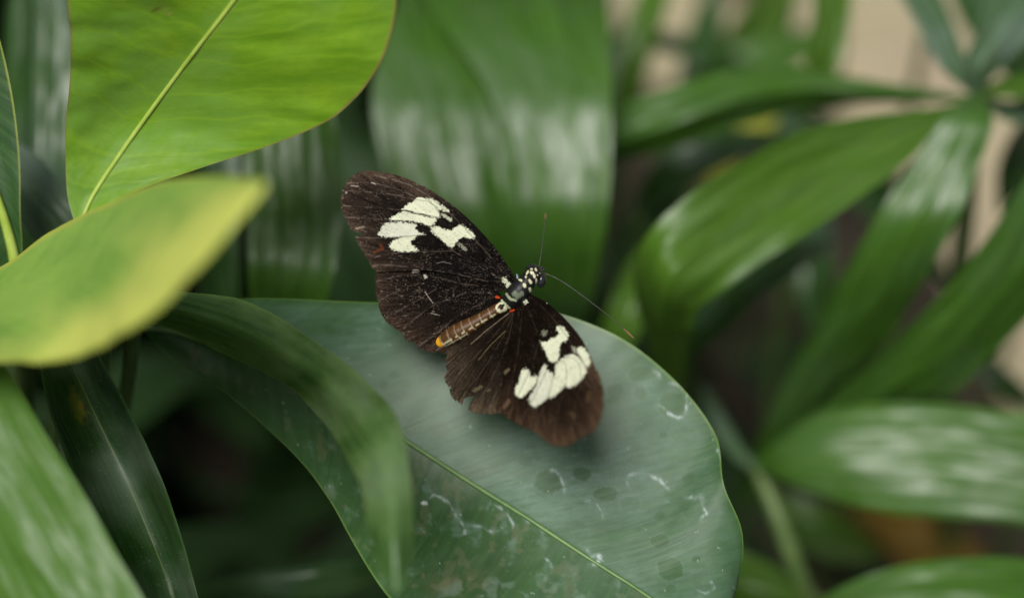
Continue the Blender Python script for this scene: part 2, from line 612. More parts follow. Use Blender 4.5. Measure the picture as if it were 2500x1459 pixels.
    arcs = [([(1780, 215), (1840, 270), (1890, 296), (1930, 285), (1946, 230), (1943, 165), (1962, 120), (1900, 100), (1838, 83)], .8, 2.2),
            ([(1110, 622), (1135, 615), (1170, 660), (1198, 720), (1195, 770)], .75, 2.6),
            ([(1600, 740), (1578, 695), (1590, 650), (1640, 633), (1710, 636), (1770, 668), (1840, 740)], .7, 3.0),
            ([(1940, 787), (2030, 778), (2042, 840), (2062, 880), (2020, 922)], .7, 3.6),
            ([(1330, 800), (1390, 820), (1425, 870), (1432, 912)], .55, 2.4),
            ([(1330, 1095), (1362, 1142), (1412, 1142), (1402, 1175), (1350, 1187)], .9, 4.0),
            ([(370, 790), (400, 768), (450, 785), (500, 830), (540, 900), (580, 960), (592, 1000), (560, 1012)], .6, 2.4),
            ([(718, 855), (740, 818), (800, 840), (850, 890), (882, 950), (870, 978)], .6, 2.4),
            ([(630, 955), (680, 962), (750, 992), (820, 980)], .45, 3.0),
            ([(2040, 1300), (2095, 1300), (2105, 1340), (2060, 1370), (2010, 1350)], .35, 2.0),
            ([(1300, 590), (1350, 598), (1380, 590)], .3, 1.5),
            ([(1075, 1150), (1110, 1180), (1115, 1215)], .5, 2.4),
            ([(1740, 10), (1765, 30), (1770, 50)], .6, 3.0),
            ([(2125, 480), (2145, 530), (2160, 575)], .6, 2.6),
            ([(1400, -270), (1455, -280), (1480, -250)], .35, 2.0),
            ([(240, 650), (215, 640), (235, 625), (255, 640)], .3, 1.6)]
    for pts, st, wd in arcs:
        d, tp = poly_dist([Z(*q) for q in pts])
        d = np.abs(d + wob * 9.0)
        ends = smooth(0, .15, tp) * smooth(1, .85, tp) * .7 + .3
        gap = .15 + .75 * smooth(.35, .65, fbm(x / 11, y / 11, 77, 3))
        deposit_glint = np.maximum(deposit_glint, 1.15 * st * ends * gap * np.exp(-(d / (wd * (.7 + .9 * fbm(x / 17, y / 17, 79, 2)))) ** 2))
        film_sheen += .16 * np.exp(-(d / 11) ** 2) * st * (.4 + fbm(x / 14, y / 14, 78, 2))
    # white grains, short fibres
    for k in range(150):
        X, Y = rng.uniform(640, 1800), rng.uniform(780, 1459)
        if rng.random() < .75:
            d = np.hypot(x - X, y - Y)
            deposit_glint = np.maximum(deposit_glint, rng.uniform(.3, .9) * np.exp(-(d / rng.uniform(.9, 1.7)) ** 2))
        else:
            an, L = rng.uniform(-.9, .9), rng.uniform(4, 10)
            d, _ = poly_dist([(X, Y), (X + L * math.cos(an), Y + L * math.sin(an))])
            deposit_glint = np.maximum(deposit_glint, rng.uniform(.3, .6) * np.exp(-(d / .9) ** 2))
    d = np.hypot((x - 1036) / 9, (y - 1227) / 5)
    deposit_glint = np.maximum(deposit_glint, 1.0 * smooth(1.1, .7, d))  # a single bright highlight, painted as a white spot
    warm = .6 * np.exp(-((x - 1130) / 70) ** 2 - ((y - 1425) / 30) ** 2) * smooth(.4, .6, blot) + .25 * smooth(.62, .7, fbm(x / 28, y / 28, 91, 3)) * (uu > 0)
    film_sheen = np.clip(film_sheen, 0, .95)
    set_attr(o, 'film_sheen', 'FLOAT', film_sheen)
    set_attr(o, 'deposit_glint', 'FLOAT', np.clip(deposit_glint, 0, 1))
    set_attr(o, 'warm', 'FLOAT', np.clip(warm, 0, 1))
    # midrib as a raised, tapering rib
    iu = len(u) // 2
    C = P[::10, iu]
    tube('midrib', C + N[::10, iu] * .0002, [.0008, .0005, .00042, .0003, .00015], m_rib, e, n=8, steps=2)
    tube('stalk', stalk_pts(p, g), (.0014, .0022), m_stalk, e)
    return P


BIGP = build_big_leaf()

# --- strap leaf arching over it towards the camera
m_arch = leaf_mat('arching leaf', (.032, .085, .02), (.08, .165, .045), patch=(.12, .22, .045), margin=(.12, .2, .04), streak=(6, .3), rough=.38, transl=.3,
                  tcol=(.14, .3, .05), seed=2., specks=.5, film_sheen=((.2, .26, .22), .35), marginw=.03)
ARCH = [
    [(250, 690, 13), (262, 735, 14), (275, 775, 13)],
    [(460, 713, 6), (430, 757, 2), (400, 797, 8)],
    [(610, 736, 1), (570, 800, -4), (535, 856, 4)],
    [(745, 818, -7), (705, 872, -11), (668, 920, -2)],
    [(885, 918, -19), (825, 962, -23), (770, 1003, -12)],
    [(970, 1025, -34), (910, 1068, -38), (840, 1100, -28)],
    [(1002, 1160, -45), (945, 1190, -48), (882, 1188, -40)],
    [(1008, 1290, -51), (955, 1300, -54), (898, 1294, -48)],
    [(996, 1390, -54), (964, 1396, -56), (926, 1386, -53)],
    [(978, 1440, -57), (966, 1442, -57), (954, 1438, -57)],
]
thing_leaf('strap_leaf', 'dark strap leaf curling over the big leaf with a blurred tip', ARCH, m_arch, (262, 735, 14), (-.12, .02), wave=.8, seed=5, nu=41, nv=110)

# --- yellow blurred leaf in front
m_yel = leaf_mat('yellowing leaf', (.18, .36, .06), (.27, .46, .08), patch=(.30, .48, .09), margin=(.42, .48, .08), streak=(2.5, .5), lateral=.8, rough=.45, transl=.22,
                 tcol=(.5, .55, .06), seed=5., side_al=(.12, 6.0), veins=.3, side=((.62, .68, .15), .0, 1.05), marginw=.05, patchscale=.35)
YEL = [
    [(-330, 800, 8), (-328, 830, 0), (-326, 850, -8)],
    [(-150, 728, 2), (-150, 830, -14), (-150, 900, -36)],
    [(0, 648, -3), (0, 770, -28), (0, 884, -54)],
    [(130, 561, -8), (150, 712, -38), (130, 880, -62)],
    [(270, 490, -24), (300, 632, -56), (260, 840, -78)],
    [(400, 441, -48), (430, 556, -76), (380, 762, -90)],
    [(505, 432, -66), (530, 506, -88), (492, 645, -97)],
    [(592, 433, -84), (605, 470, -96), (588, 535, -99)],
    [(648, 440, -98), (652, 450, -99), (642, 470, -100)],
]
thing_leaf('yellowing_leaf', 'blurred yellow-green pointed leaf jutting in from the left edge', YEL, m_yel, (-326, 828, 0), (-.02, .05), wave=.6, seed=8, nu=41, nv=80)

# --- bright green leaf at the top left
m_top = leaf_mat('bright young leaf', (.105, .24, .012), (.19, .345, .02), patch=(.15, .30, .04), margin=(.22, .2, .05), streak=(2.2, .7), lateral=.35, rough=.40, transl=.24,
                 tcol=(.42, .52, .02), seed=9., rib=(.22, .36, .05), ribw=.035, veins=.9, spot=True, bump=.6, marginw=.012, patchscale=.45)
TOP = [
    [(186, 556, 8), (192, 558, 8), (200, 556, 8)],
    [(165, 480, 8), (226, 480, 9), (330, 470, 7)],
    [(160, 395, 7), (283, 392, 8), (490, 410, 4)],
    [(160, 300, 4), (347, 300, 6), (660, 355, 0)],
    [(170, 200, -1), (417, 205, 1), (818, 284, -7)],
    [(172, 100, -8), (490, 108, -6), (915, 178, -16)],
    [(164, -10, -14), (570, 5, -12), (962, 55, -21)],
    [(170, -140, -22), (655, -115, -18), (966, -75, -26)],
    [(300, -330, -28), (740, -290, -26), (920, -240, -30)],
    [(760, -400, -34), (790, -395, -34), (820, -385, -34)],
]
thing_leaf('bright_leaf', 'large bright yellow-green leaf with pale midrib at the top left', TOP, m_top, (191, 560, 8), (-.14, .0), wave=1.7, seed=14, nu=61, nv=100,
           rib=(m_rib_y, .00045, .0004, .02, .98, .0001), spots=[(380, 26, 9, 7, 0, (.05, .02, .01), .95), (410, 32, 14, 6, .3, (.42, .30, .10), .7), (395, 20, 40, 18, .2, (.12, .16, .03), .4)])

# --- leaves at the left margin
m_left = leaf_mat('left leaf', (.02, .06, .016), (.04, .10, .022), margin=(.22, .26, .05), streak=(5, .3), lateral=.6, rough=.4, transl=.15, seed=12., specks=.3)
LEFT = [
    [(-70, -70, 0), (-60, -75, 2), (-50, -60, 0)],
    [(-220, 90, 0), (-110, 100, 8), (2, 105, 6)],
    [(-220, 250, 0), (-80, 250, 9), (33, 250, 8)],
    [(-200, 400, 2), (-40, 390, 10), (48, 390, 10)],
    [(-150, 520, 6), (0, 500, 12), (50, 520, 12)],
    [(-40, 640, 12), (28, 595, 14), (54, 605, 14)],
    [(40, 690, 16), (46, 690, 16), (52, 690, 16)],
]
thing_leaf('side_leaf', 'dark green leaf with yellow margin cut by the upper left edge', LEFT, m_left, (46, 692, 16), (-.1, .0), nu=31, nv=50,
           rib=(m_rib_y, .0004, .0012, .2, 1, .0004))

m_palm = leaf_mat('palm leaf', (.028, .08, .008), (.066, .155, .018), patch=(.045, .115, .012), streak=(9, .22), rough=.40, spec=.6, transl=.16, tcol=(.10, .28, .02), seed=20., bump=.6,
                  film_sheen=((.13, .19, .13), .16))
m_palm_b = leaf_mat('palm leaf yellow', (.04, .10, .009), (.088, .18, .022), patch=(.065, .145, .014), streak=(8, .2), rough=.42, spec=.6, transl=.2, tcol=(.2, .38, .03), seed=27., bump=.5)
m_palm_d = leaf_mat('palm leaf dark', (.018, .05, .012), (.04, .092, .02), streak=(9, .25), rough=.36, transl=.1, seed=31., bump=.6, film_sheen=((.1, .15, .13), .35))
m_palm_g = leaf_mat('palm leaf grey', (.05, .10, .045), (.10, .17, .08), streak=(9, .25), rough=.4, transl=.2, seed=37., bump=.5, film_sheen=((.16, .22, .19), .5))

thing_leaf('ribbed_leaf', 'small bluish glossy leaf behind the bright leaf at the left', strip_rows([(-60, 330, 55, 20, 0), (30, 410, 46, 62, 3), (110, 510, 36, 66, 4), (190, 620, 40, 60, 3), (230, 760, 60, 30, 0)]),
           m_palm_g, (-62, 328, 56), (-.05, .05), pleats=3, pleat_mm=2.2, nu=37)

m_blade_a = leaf_mat('near strap leaf', (.035, .09, .012), (.085, .18, .03), patch=(.07, .15, .025), streak=(7, .2), rough=.42, spec=.3, transl=.15, tcol=(.16, .32, .04), seed=41., bump=.7, specks=.2)
thing_leaf('near_strap_leaf', 'blurred pale green ribbed leaf in the lower left corner', [
    [(-230, 700, -18), (-160, 700, -22), (-90, 760, -20)],
    [(-270, 900, -28), (-130, 900, -31), (18, 900, -30)],
    [(-250, 1060, -31), (-80, 1060, -36), (112, 1060, -36)],
    [(-210, 1210, -34), (0, 1210, -40), (208, 1210, -40)],
    [(-160, 1360, -36), (80, 1360, -43), (292, 1360, -43)],
    [(-90, 1520, -38), (170, 1520, -45), (380, 1520, -45)],
    [(60, 1760, -40), (280, 1760, -47), (460, 1760, -46)],
    [(380, 2000, -44), (390, 2000, -44), (400, 2000, -44)]],
    m_blade_a, (-160, 690, -21), (-.03, .06), pleats=4, pleat_mm=2.0, nu=49, nv=80)

m_blade_b = leaf_mat('dark strap leaf', (.016, .052, .012), (.032, .088, .018), patch=(.03, .085, .016), margin=(.06, .14, .03), rib=(.14, .2, .05), ribw=.02, streak=(7, .15), rough=.36, transl=.15, seed=47.,
                     bump=.8, specks=.8, spot=True, film_sheen=((.2, .26, .2), .45), marginw=.05, patchscale=.5)
STRAP = [
    [(30, 640, 16), (70, 630, 14), (110, 640, 16)],
    [(72, 760, 11), (140, 755, 8), (195, 760, 11)],
    [(92, 870, 7), (168, 868, 3), (240, 862, 8)],
    [(122, 1010, 4), (232, 1010, -1), (318, 1005, 5)],
    [(185, 1170, 2), (308, 1170, -4), (396, 1165, 3)],
    [(260, 1320, 1), (372, 1320, -4), (445, 1315, 1)],
    [(330, 1465, 0), (425, 1465, -5), (484, 1460, 0)],
    [(400, 1640, -10), (470, 1640, -16), (520, 1640, -9)],
    [(540, 1850, -14), (545, 1850, -14), (550, 1850, -14)],
]
thing_leaf('spotted_strap_leaf', 'narrow dark strap leaf with yellow blotch at the lower left', STRAP, m_blade_b, (68, 622, 15), (-.1, .0), nu=61, nv=200, wave=.4, seed=4, spots=[(190, 990, 22, 62, -.35, (.15, .17, .01), .8), (198, 992, 8, 18, -.3, (.28, .17, .01), .8), (208, 1024, 6, 10, -.3, (.02, .012, .006), .9), (178, 936, 6, 5, 0, (.03, .015, .01), .8), (168, 885, 4, 10, -.3, (.16, .10, .06), .8), (222, 1038, 4, 6, 0, (.02, .012, .006), .8)])

# --- leaves behind, left and centre
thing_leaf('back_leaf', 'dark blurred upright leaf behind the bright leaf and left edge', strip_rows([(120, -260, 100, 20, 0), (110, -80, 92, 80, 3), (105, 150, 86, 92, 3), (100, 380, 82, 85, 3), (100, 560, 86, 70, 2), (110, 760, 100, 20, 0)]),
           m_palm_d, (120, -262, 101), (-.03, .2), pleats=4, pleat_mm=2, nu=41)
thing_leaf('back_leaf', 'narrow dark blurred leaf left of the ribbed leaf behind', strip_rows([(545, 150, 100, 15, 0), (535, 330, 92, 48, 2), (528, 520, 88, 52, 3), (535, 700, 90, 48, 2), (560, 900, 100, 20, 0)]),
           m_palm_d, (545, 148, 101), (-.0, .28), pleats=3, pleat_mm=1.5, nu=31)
thing_leaf('back_leaf', 'glossy ribbed leaf hanging behind, between yellow leaf and butterfly', strip_rows([(690, 60, 88, 25, 0), (700, 220, 73, 100, -1), (712, 380, 70, 118, -1.2), (716, 540, 68, 114, -1.2), (705, 700, 68, 100, -1), (680, 900, 90, 50, 0), (660, 1040, 104, 8, 0)]),
           m_palm, (690, 58, 89), (-.0, .28), pleats=5, pleat_mm=1.4, nu=61)

CENTRE = [
    [(1020, -260, 190), (1060, -260, 188), (1100, -260, 188), (1200, -260, 186), (1380, -260, 186)],
    [(985, -100, 156), (1010, -100, 154), (1020, -100, 154), (1240, -100, 150), (1470, -100, 148)],
    [(958, 30, 129), (1000, 30, 127), (1062, 30, 126), (1260, 30, 121), (1484, 30, 118)],
    [(908, 220, 114), (1050, 220, 110), (1196, 220, 110), (1330, 220, 105), (1494, 220, 103)],
    [(925, 380, 110), (1080, 380, 106), (1240, 380, 106), (1360, 380, 101), (1492, 380, 100)],
    [(985, 520, 109), (1120, 520, 105), (1256, 520, 105), (1370, 520, 100), (1484, 520, 99)],
    [(1060, 650, 116), (1160, 650, 113), (1270, 650, 113), (1370, 650, 109), (1462, 650, 107)],
    [(1130, 800, 138), (1200, 800, 136), (1290, 800, 136), (1360, 800, 132), (1425, 800, 130)],
    [(1240, 980, 195), (1270, 980, 193), (1300, 980, 193), (1330, 980, 191), (1360, 980, 190)],
]
CL = [[(a[0], a[1], a[2] - 2), (b[0], b[1], b[2] + 1), (c[0] + 26, c[1], c[2] + 4)] for a, b, c, d, e_ in CENTRE]
CR_ = [[(c[0] - 6, c[1], c[2] - 4), (d[0], d[1], d[2] - 1), (e_[0], e_[1], e_[2])] for a, b, c, d, e_ in CENTRE]
pl = thing_leaf('pleated_leaf', 'wide pleated glossy leaf upright behind the butterfly', CR_, m_palm, (1300, 990, 190), (.0, .02), pleats=5, pleat_mm=1.3, nu=61, nv=90, seed=3)
blade('blade', CL, m_palm, pl, pleats=5, pleat_mm=1.3, nu=61, nv=90, seed=9)

# --- the fan of leaflets at the upper right, sharing one node
def frond(name, label, node, ground_dx, leaflets, stalk_r=(.0022, .003), group=None, via=None):
    p = W(*np.array(node, float))
    g = ground_pt(p, *ground_dx)
    e = empty(name, g, label, 'plant', group)
    sp_ = stalk_pts(p, g, .3)
    if via:
        q = np.array(via, float)
        sp_ = [p] + list(W(q[:, 0], q[:, 1], q[:, 2])) + [g]
    tube('stalk', sp_, stalk_r, m_stalk, e)
    for rows, mat, pl, pm in leaflets:
        blade('leaflet', rows, mat, e, pleats=pl, pleat_mm=pm, nu=41, nv=70)
    return e


R1 = [
    [(2385, 232, 112), (2386, 236, 112), (2387, 240, 112)],
    [(2290, 262, 104), (2300, 280, 104), (2300, 300, 102)],
    [(2110, 284, 92), (2170, 345, 94), (2215, 395, 90)],
    [(1940, 325, 82), (2010, 420, 86), (2070, 505, 82)],
    [(1790, 405, 74), (1870, 510, 78), (1940, 590, 76)],
    [(1670, 485, 70), (1740, 590, 72), (1810, 675, 74)],
    [(1575, 580, 72), (1640, 670, 68), (1715, 740, 76)],
    [(1550, 690, 84), (1610, 750, 78), (1688, 800, 84)],
    [(1580, 820, 104), (1625, 850, 98), (1680, 870, 102)],
    [(1640, 990, 128), (1650, 990, 128), (1660, 990, 128)],
]
R2 = [
    [(2385, 225, 108), (2388, 225, 108), (2392, 225, 108)],
    [(2315, 275, 96), (2365, 280, 94.5), (2425, 290, 94)],
    [(2225, 400, 95), (2310, 400, 93.5), (2392, 400, 93)],
    [(2130, 545, 95), (2235, 545, 93), (2338, 530, 92.5)],
    [(2020, 735, 108), (2145, 720, 105), (2255, 680, 104)],
    [(1915, 930, 130), (2030, 900, 126), (2150, 850, 124)],
    [(1845, 1085, 150), (1920, 1060, 147), (2010, 1010, 144)],
    [(1800, 1220, 170), (1805, 1222, 170), (1810, 1224, 170)],
]
R5 = [
    [(2378, 232, 113), (2386, 228, 113), (2396, 226, 113)],
    [(2352, 160, 112), (2395, 160, 108), (2440, 165, 112)],
    [(2385, 70, 116), (2440, 80, 110), (2510, 95, 114)],
    [(2425, -40, 124), (2500, -20, 118), (2590, 0, 122)],
    [(2540, -180, 136), (2590, -160, 134), (2640, -140, 136)],
    [(2680, -280, 150), (2684, -278, 150), (2688, -276, 150)],
]
R6 = strip_rows([(2375, 228, 114, 6, 0), (2325, 150, 120, 34, -3), (2275, 40, 130, 44, -4), (2210, -90, 142, 40, -3), (2140, -220, 155, 5, 0)])
R8 = [
    [(2382, 236, 113), (2380, 240, 113), (2378, 244, 113)],
    [(2250, 215, 122), (2250, 232, 120), (2250, 250, 122)],
    [(2070, 188, 130), (2075, 220, 126), (2080, 252, 132)],
    [(1930, 160, 132), (1940, 215, 126), (1950, 268, 134)],
    [(1780, 172, 130), (1790, 245, 124), (1805, 306, 132)],
    [(1640, 215, 128), (1650, 300, 122), (1665, 352, 130)],
    [(1480, 275, 130), (1490, 355, 126), (1505, 402, 134)],
    [(1330, 370, 142), (1335, 440, 142), (1340, 470, 144)],
    [(1200, 520, 160), (1202, 524, 160), (1204, 528, 160)],
]
R7 = strip_rows([(2380, 232, 114, 8, 0), (2450, 216, 118, 22, 2), (2560, 212, 124, 34, 2), (2700, 230, 136, 4, 0)])
R7b = strip_rows([(2388, 228, 115, 6, 0), (2450, 268, 122, 22, 2), (2540, 275, 130, 34, 2), (2680, 330, 146, 4, 0)])
frond('palm_frond', 'fan of strap leaflets spreading from one node at the upper right', (2384, 236, 114), (.06, .03),
      [(R1, m_palm_b, 4, 2.0), (R2, m_palm, 4, 1.8), (R5, m_palm_g, 3, 1.6), (R6, m_palm_g, 3, 1.5), (R8, m_palm, 3, 1.6), (R7, m_palm_b, 2, 1.0), (R7b, m_palm_g, 2, 1.0)])

R3 = [
    [(1846, 1128, 132), (1850, 1132, 132), (1854, 1136, 132)],
    [(1920, 1050, 124), (1950, 1075, 127), (1985, 1095, 132)],
    [(2060, 950, 112), (2120, 985, 117), (2180, 1020, 124)],
    [(2180, 830, 100), (2250, 900, 107), (2322, 965, 116)],
    [(2310, 700, 93), (2380, 790, 100), (2440, 850, 110)],
    [(2430, 545, 90), (2500, 650, 98), (2550, 720, 108)],
    [(2540, 380, 92), (2610, 480, 98), (2660, 550, 106)],
    [(2700, 180, 100), (2705, 184, 100), (2710, 188, 100)],
]
R4 = [
    [(1846, 1136, 126), (1850, 1142, 126), (1854, 1148, 126)],
    [(1900, 1075, 122), (1910, 1130, 118), (1915, 1178, 118)],
    [(2000, 1010, 117), (2010, 1120, 112), (2020, 1215, 112)],
    [(2130, 984, 113), (2135, 1120, 108), (2140, 1248, 108)],
    [(2280, 984, 110), (2285, 1125, 105), (2290, 1262, 105)],
    [(2430, 1000, 108), (2435, 1140, 103), (2440, 1272, 103)],
    [(2600, 1030, 108), (2610, 1160, 103), (2620, 1290, 104)],
    [(2850, 1180, 112), (2855, 1200, 110), (2860, 1220, 110)],
]
R11 = strip_rows([(1850, 1146, 134, 8, 0), (1800, 1100, 138, 18, 0), (1750, 1020, 146, 20, 0), (1710, 930, 158, 4, 0)])
frond('palm_frond', 'fan of ribbed leaflets above a slanting green stem at the right', (1850, 1140, 132), (.035, -.06),
      [(R3, m_palm, 4, 1.6), (R4, m_palm, 7, 2.2), (R11, m_palm_g, 2, .8)], stalk_r=(.0019, .0024, .003), via=[(1905, 1280, 128), (1962, 1440, 134), (2040, 1690, 170)])

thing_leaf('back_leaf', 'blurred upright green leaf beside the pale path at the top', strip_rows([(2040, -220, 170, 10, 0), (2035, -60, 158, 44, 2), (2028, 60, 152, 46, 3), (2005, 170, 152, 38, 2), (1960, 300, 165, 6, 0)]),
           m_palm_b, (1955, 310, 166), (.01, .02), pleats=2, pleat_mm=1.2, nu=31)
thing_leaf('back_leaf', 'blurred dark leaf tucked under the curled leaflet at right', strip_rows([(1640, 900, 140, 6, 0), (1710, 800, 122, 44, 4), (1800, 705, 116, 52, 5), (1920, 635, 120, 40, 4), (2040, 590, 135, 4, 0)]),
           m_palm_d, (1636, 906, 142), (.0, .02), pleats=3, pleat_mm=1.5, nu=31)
thing_leaf('back_leaf', 'small blurred leaf standing right of the antenna tip', strip_rows([(1440, 980, 150, 6, 0), (1490, 860, 130, 40, 2), (1530, 760, 124, 46, 2), (1560, 660, 130, 34, 2), (1590, 580, 140, 4, 0)]),
           m_palm_b, (1436, 986, 152), (.0, .02), pleats=3, pleat_mm=1.3, nu=31)
thing_leaf('corner_leaf', 'ribbed green leaf rising from the lower right corner', [
    [(1960, 1490, 96), (1965, 1500, 96), (1970, 1510, 96)],
    [(2060, 1428, 90), (2080, 1500, 86), (2100, 1560, 90)],
    [(2180, 1384, 86), (2200, 1490, 80), (2220, 1600, 84)],
    [(2320, 1364, 84), (2340, 1490, 76), (2360, 1620, 82)],
    [(2480, 1362, 84), (2500, 1500, 74), (2520, 1640, 80)],
    [(2680, 1390, 88), (2690, 1520, 80), (2700, 1640, 84)],
    [(2900, 1540, 96), (2903, 1545, 96), (2906, 1550, 96)]], m_palm, (1958, 1500, 98), (.0, -.03), pleats=5, pleat_mm=2.0, nu=49)
thing_leaf('corner_leaf', 'small green ribbed leaf beside the big leaf at the bottom', [
    [(1700, 1400, 140), (1705, 1420, 140), (1710, 1440, 140)],
    [(1780, 1345, 134), (1785, 1420, 128), (1790, 1500, 132)],
    [(1880, 1375, 132), (1885, 1440, 126), (1890, 1510, 130)],
    [(1960, 1430, 134), (1960, 1470, 130), (1955, 1520, 134)],
    [(2010, 1500, 142), (2010, 1505, 142), (2010, 1510, 142)]], m_palm_b, (1698, 1420, 141), (.0, .0), pleats=4, pleat_mm=1.5, nu=33)
thing_leaf('shaded_leaf', 'dark green leaf in shade below the ribbed leaflets', strip_rows([(1830, 1180, 190, 8, 0), (1930, 1250, 182, 50, 3), (2010, 1300, 180, 60, 4), (2090, 1335, 186, 40, 3), (2150, 1360, 196, 4, 0)]),
           m_palm_b, (1826, 1176, 191), (.0, .02), pleats=3, pleat_mm=1.5, nu=31)
m_dead = leaf_mat('withered leaf', (.17, .10, .018), (.30, .20, .035), patch=(.21, .14, .025), streak=(5, .5), rough=.6, transl=.3, tcol=(.5, .28, .03), seed=61.)
thing_leaf('withered_leaf', 'orange-brown withered leaf on the soil at lower right', strip_rows([(2040, 1225, 300, 8, 0), (2130, 1262, 280, 36, 4), (2230, 1305, 268, 76, 4), (2330, 1345, 272, 56, 4), (2420, 1375, 285, 6, 0)], cup=6),
           m_dead, (2036, 1223, 301), (.0, .0), nu=25, nv=40)
thing_leaf('shaded_leaf', 'dark leaf lying low in the shade at the bottom edge', strip_rows([(420, 1470, 70, 8, 0), (560, 1436, 66, 34, 4), (720, 1424, 66, 42, 4), (860, 1404, 70, 40, 4), (1040, 1370, 90, 8, 0)]),
           m_palm_d, (416, 1472, 71), (-.02, .0), pleats=2, pleat_mm=1.2, nu=25)

# far blurred leaves between the fan and the pleated leaf
m_yel_far = leaf_mat('far yellow leaf', (.22, .24, .03), (.36, .36, .05), streak=(5, .3), rough=.5, transl=.2, seed=81.)
far = [
    ('yellow-green blurred leaf hanging at the top right of the brown stem', [(1960, -160, 300, 8, 0), (1900, -20, 290, 50, 5), (1840, 90, 285, 60, 6), (1780, 200, 290, 45, 4), (1720, 300, 305, 6, 0)], m_palm_b),
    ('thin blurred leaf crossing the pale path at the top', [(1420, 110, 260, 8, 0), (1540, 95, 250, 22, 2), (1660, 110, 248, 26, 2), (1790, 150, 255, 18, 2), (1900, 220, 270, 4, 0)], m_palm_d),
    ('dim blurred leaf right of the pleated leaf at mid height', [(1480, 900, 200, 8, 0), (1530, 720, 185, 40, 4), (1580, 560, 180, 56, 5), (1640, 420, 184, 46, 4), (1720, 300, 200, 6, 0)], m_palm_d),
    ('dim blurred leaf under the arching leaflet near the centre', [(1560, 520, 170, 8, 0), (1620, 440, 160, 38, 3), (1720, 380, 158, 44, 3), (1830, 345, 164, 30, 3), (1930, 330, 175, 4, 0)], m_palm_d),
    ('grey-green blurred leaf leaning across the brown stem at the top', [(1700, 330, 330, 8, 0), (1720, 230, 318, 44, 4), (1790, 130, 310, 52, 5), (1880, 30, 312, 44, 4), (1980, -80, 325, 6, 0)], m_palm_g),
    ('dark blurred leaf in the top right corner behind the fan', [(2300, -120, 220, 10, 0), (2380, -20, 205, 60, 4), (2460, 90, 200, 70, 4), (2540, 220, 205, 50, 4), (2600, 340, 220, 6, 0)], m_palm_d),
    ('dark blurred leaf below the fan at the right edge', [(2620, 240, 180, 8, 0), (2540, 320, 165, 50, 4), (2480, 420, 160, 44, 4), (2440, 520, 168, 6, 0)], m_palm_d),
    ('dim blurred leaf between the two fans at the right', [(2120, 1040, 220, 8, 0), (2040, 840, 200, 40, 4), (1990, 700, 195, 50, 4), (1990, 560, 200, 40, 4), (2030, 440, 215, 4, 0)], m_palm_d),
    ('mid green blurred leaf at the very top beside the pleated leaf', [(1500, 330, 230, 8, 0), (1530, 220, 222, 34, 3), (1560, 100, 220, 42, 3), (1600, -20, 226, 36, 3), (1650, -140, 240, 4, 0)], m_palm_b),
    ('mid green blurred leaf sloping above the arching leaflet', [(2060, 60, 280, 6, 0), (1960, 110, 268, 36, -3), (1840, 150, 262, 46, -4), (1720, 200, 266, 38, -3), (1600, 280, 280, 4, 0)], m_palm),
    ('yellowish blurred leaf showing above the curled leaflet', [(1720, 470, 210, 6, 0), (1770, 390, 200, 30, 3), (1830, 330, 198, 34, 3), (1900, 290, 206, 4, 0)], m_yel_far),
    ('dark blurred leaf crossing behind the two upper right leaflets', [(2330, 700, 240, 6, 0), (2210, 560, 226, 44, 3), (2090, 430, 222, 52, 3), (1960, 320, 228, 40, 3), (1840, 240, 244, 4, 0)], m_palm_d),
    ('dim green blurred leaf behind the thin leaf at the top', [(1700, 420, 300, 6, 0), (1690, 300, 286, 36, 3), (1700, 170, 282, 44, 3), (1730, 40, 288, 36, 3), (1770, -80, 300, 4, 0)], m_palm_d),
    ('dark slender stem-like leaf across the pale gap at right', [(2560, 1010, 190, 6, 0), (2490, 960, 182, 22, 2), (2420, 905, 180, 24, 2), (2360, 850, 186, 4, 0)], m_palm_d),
]
for lab, cl, mt in far:
    thing_leaf('back_leaf', lab, strip_rows(cl), mt, (cl[0][0], cl[0][1], cl[0][2] + 1), (.0, .03), pleats=3, pleat_mm=1.2, nu=25, nv=40)


def build_trunk():
    # brown stump far behind, at the top
    base = np.array([.095, .515, -.02])
    e = empty('tree_stem', base, 'dark brown blurred stem standing beyond the leaves at the top', 'tree stem')
    m = plain_mat('bark', (.035, .018, .012), (.09, .05, .032), 60, .85, .2, 1.0, .006, (1, 1, .2))
    n, mrows = 28, 16
    V = []
    for i in range(mrows):
        z = -.02 + .32 * i / (mrows - 1)
        for j in range(n):
            th = 2 * math.pi * j / n
            r = .0125 * (1 + .5 * math.exp(-max(z, 0) * 40)) * (1 + .10 * math.sin(5 * th) + .05 * math.sin(11 * th + z * 40))
            V.append((base[0] + r * math.cos(th), base[1] + r * math.sin(th), z + (.012 * math.sin(3 * th) if i == mrows - 1 else 0)))
    F = [(i * n + j, i * n + (j + 1) % n, (i + 1) * n + (j + 1) % n, (i + 1) * n + j) for i in range(mrows - 1) for j in range(n)]
    mesh_obj('trunk', V, F, m, e)
    top = [V[(mrows - 1) * n + j] for j in range(n)]
    c = np.mean(top, axis=0)
    mesh_obj('cut_top', top + [(c[0], c[1], c[2] + .002)], [(j, (j + 1) % n, n) for j in range(n)], m, e)


build_trunk()


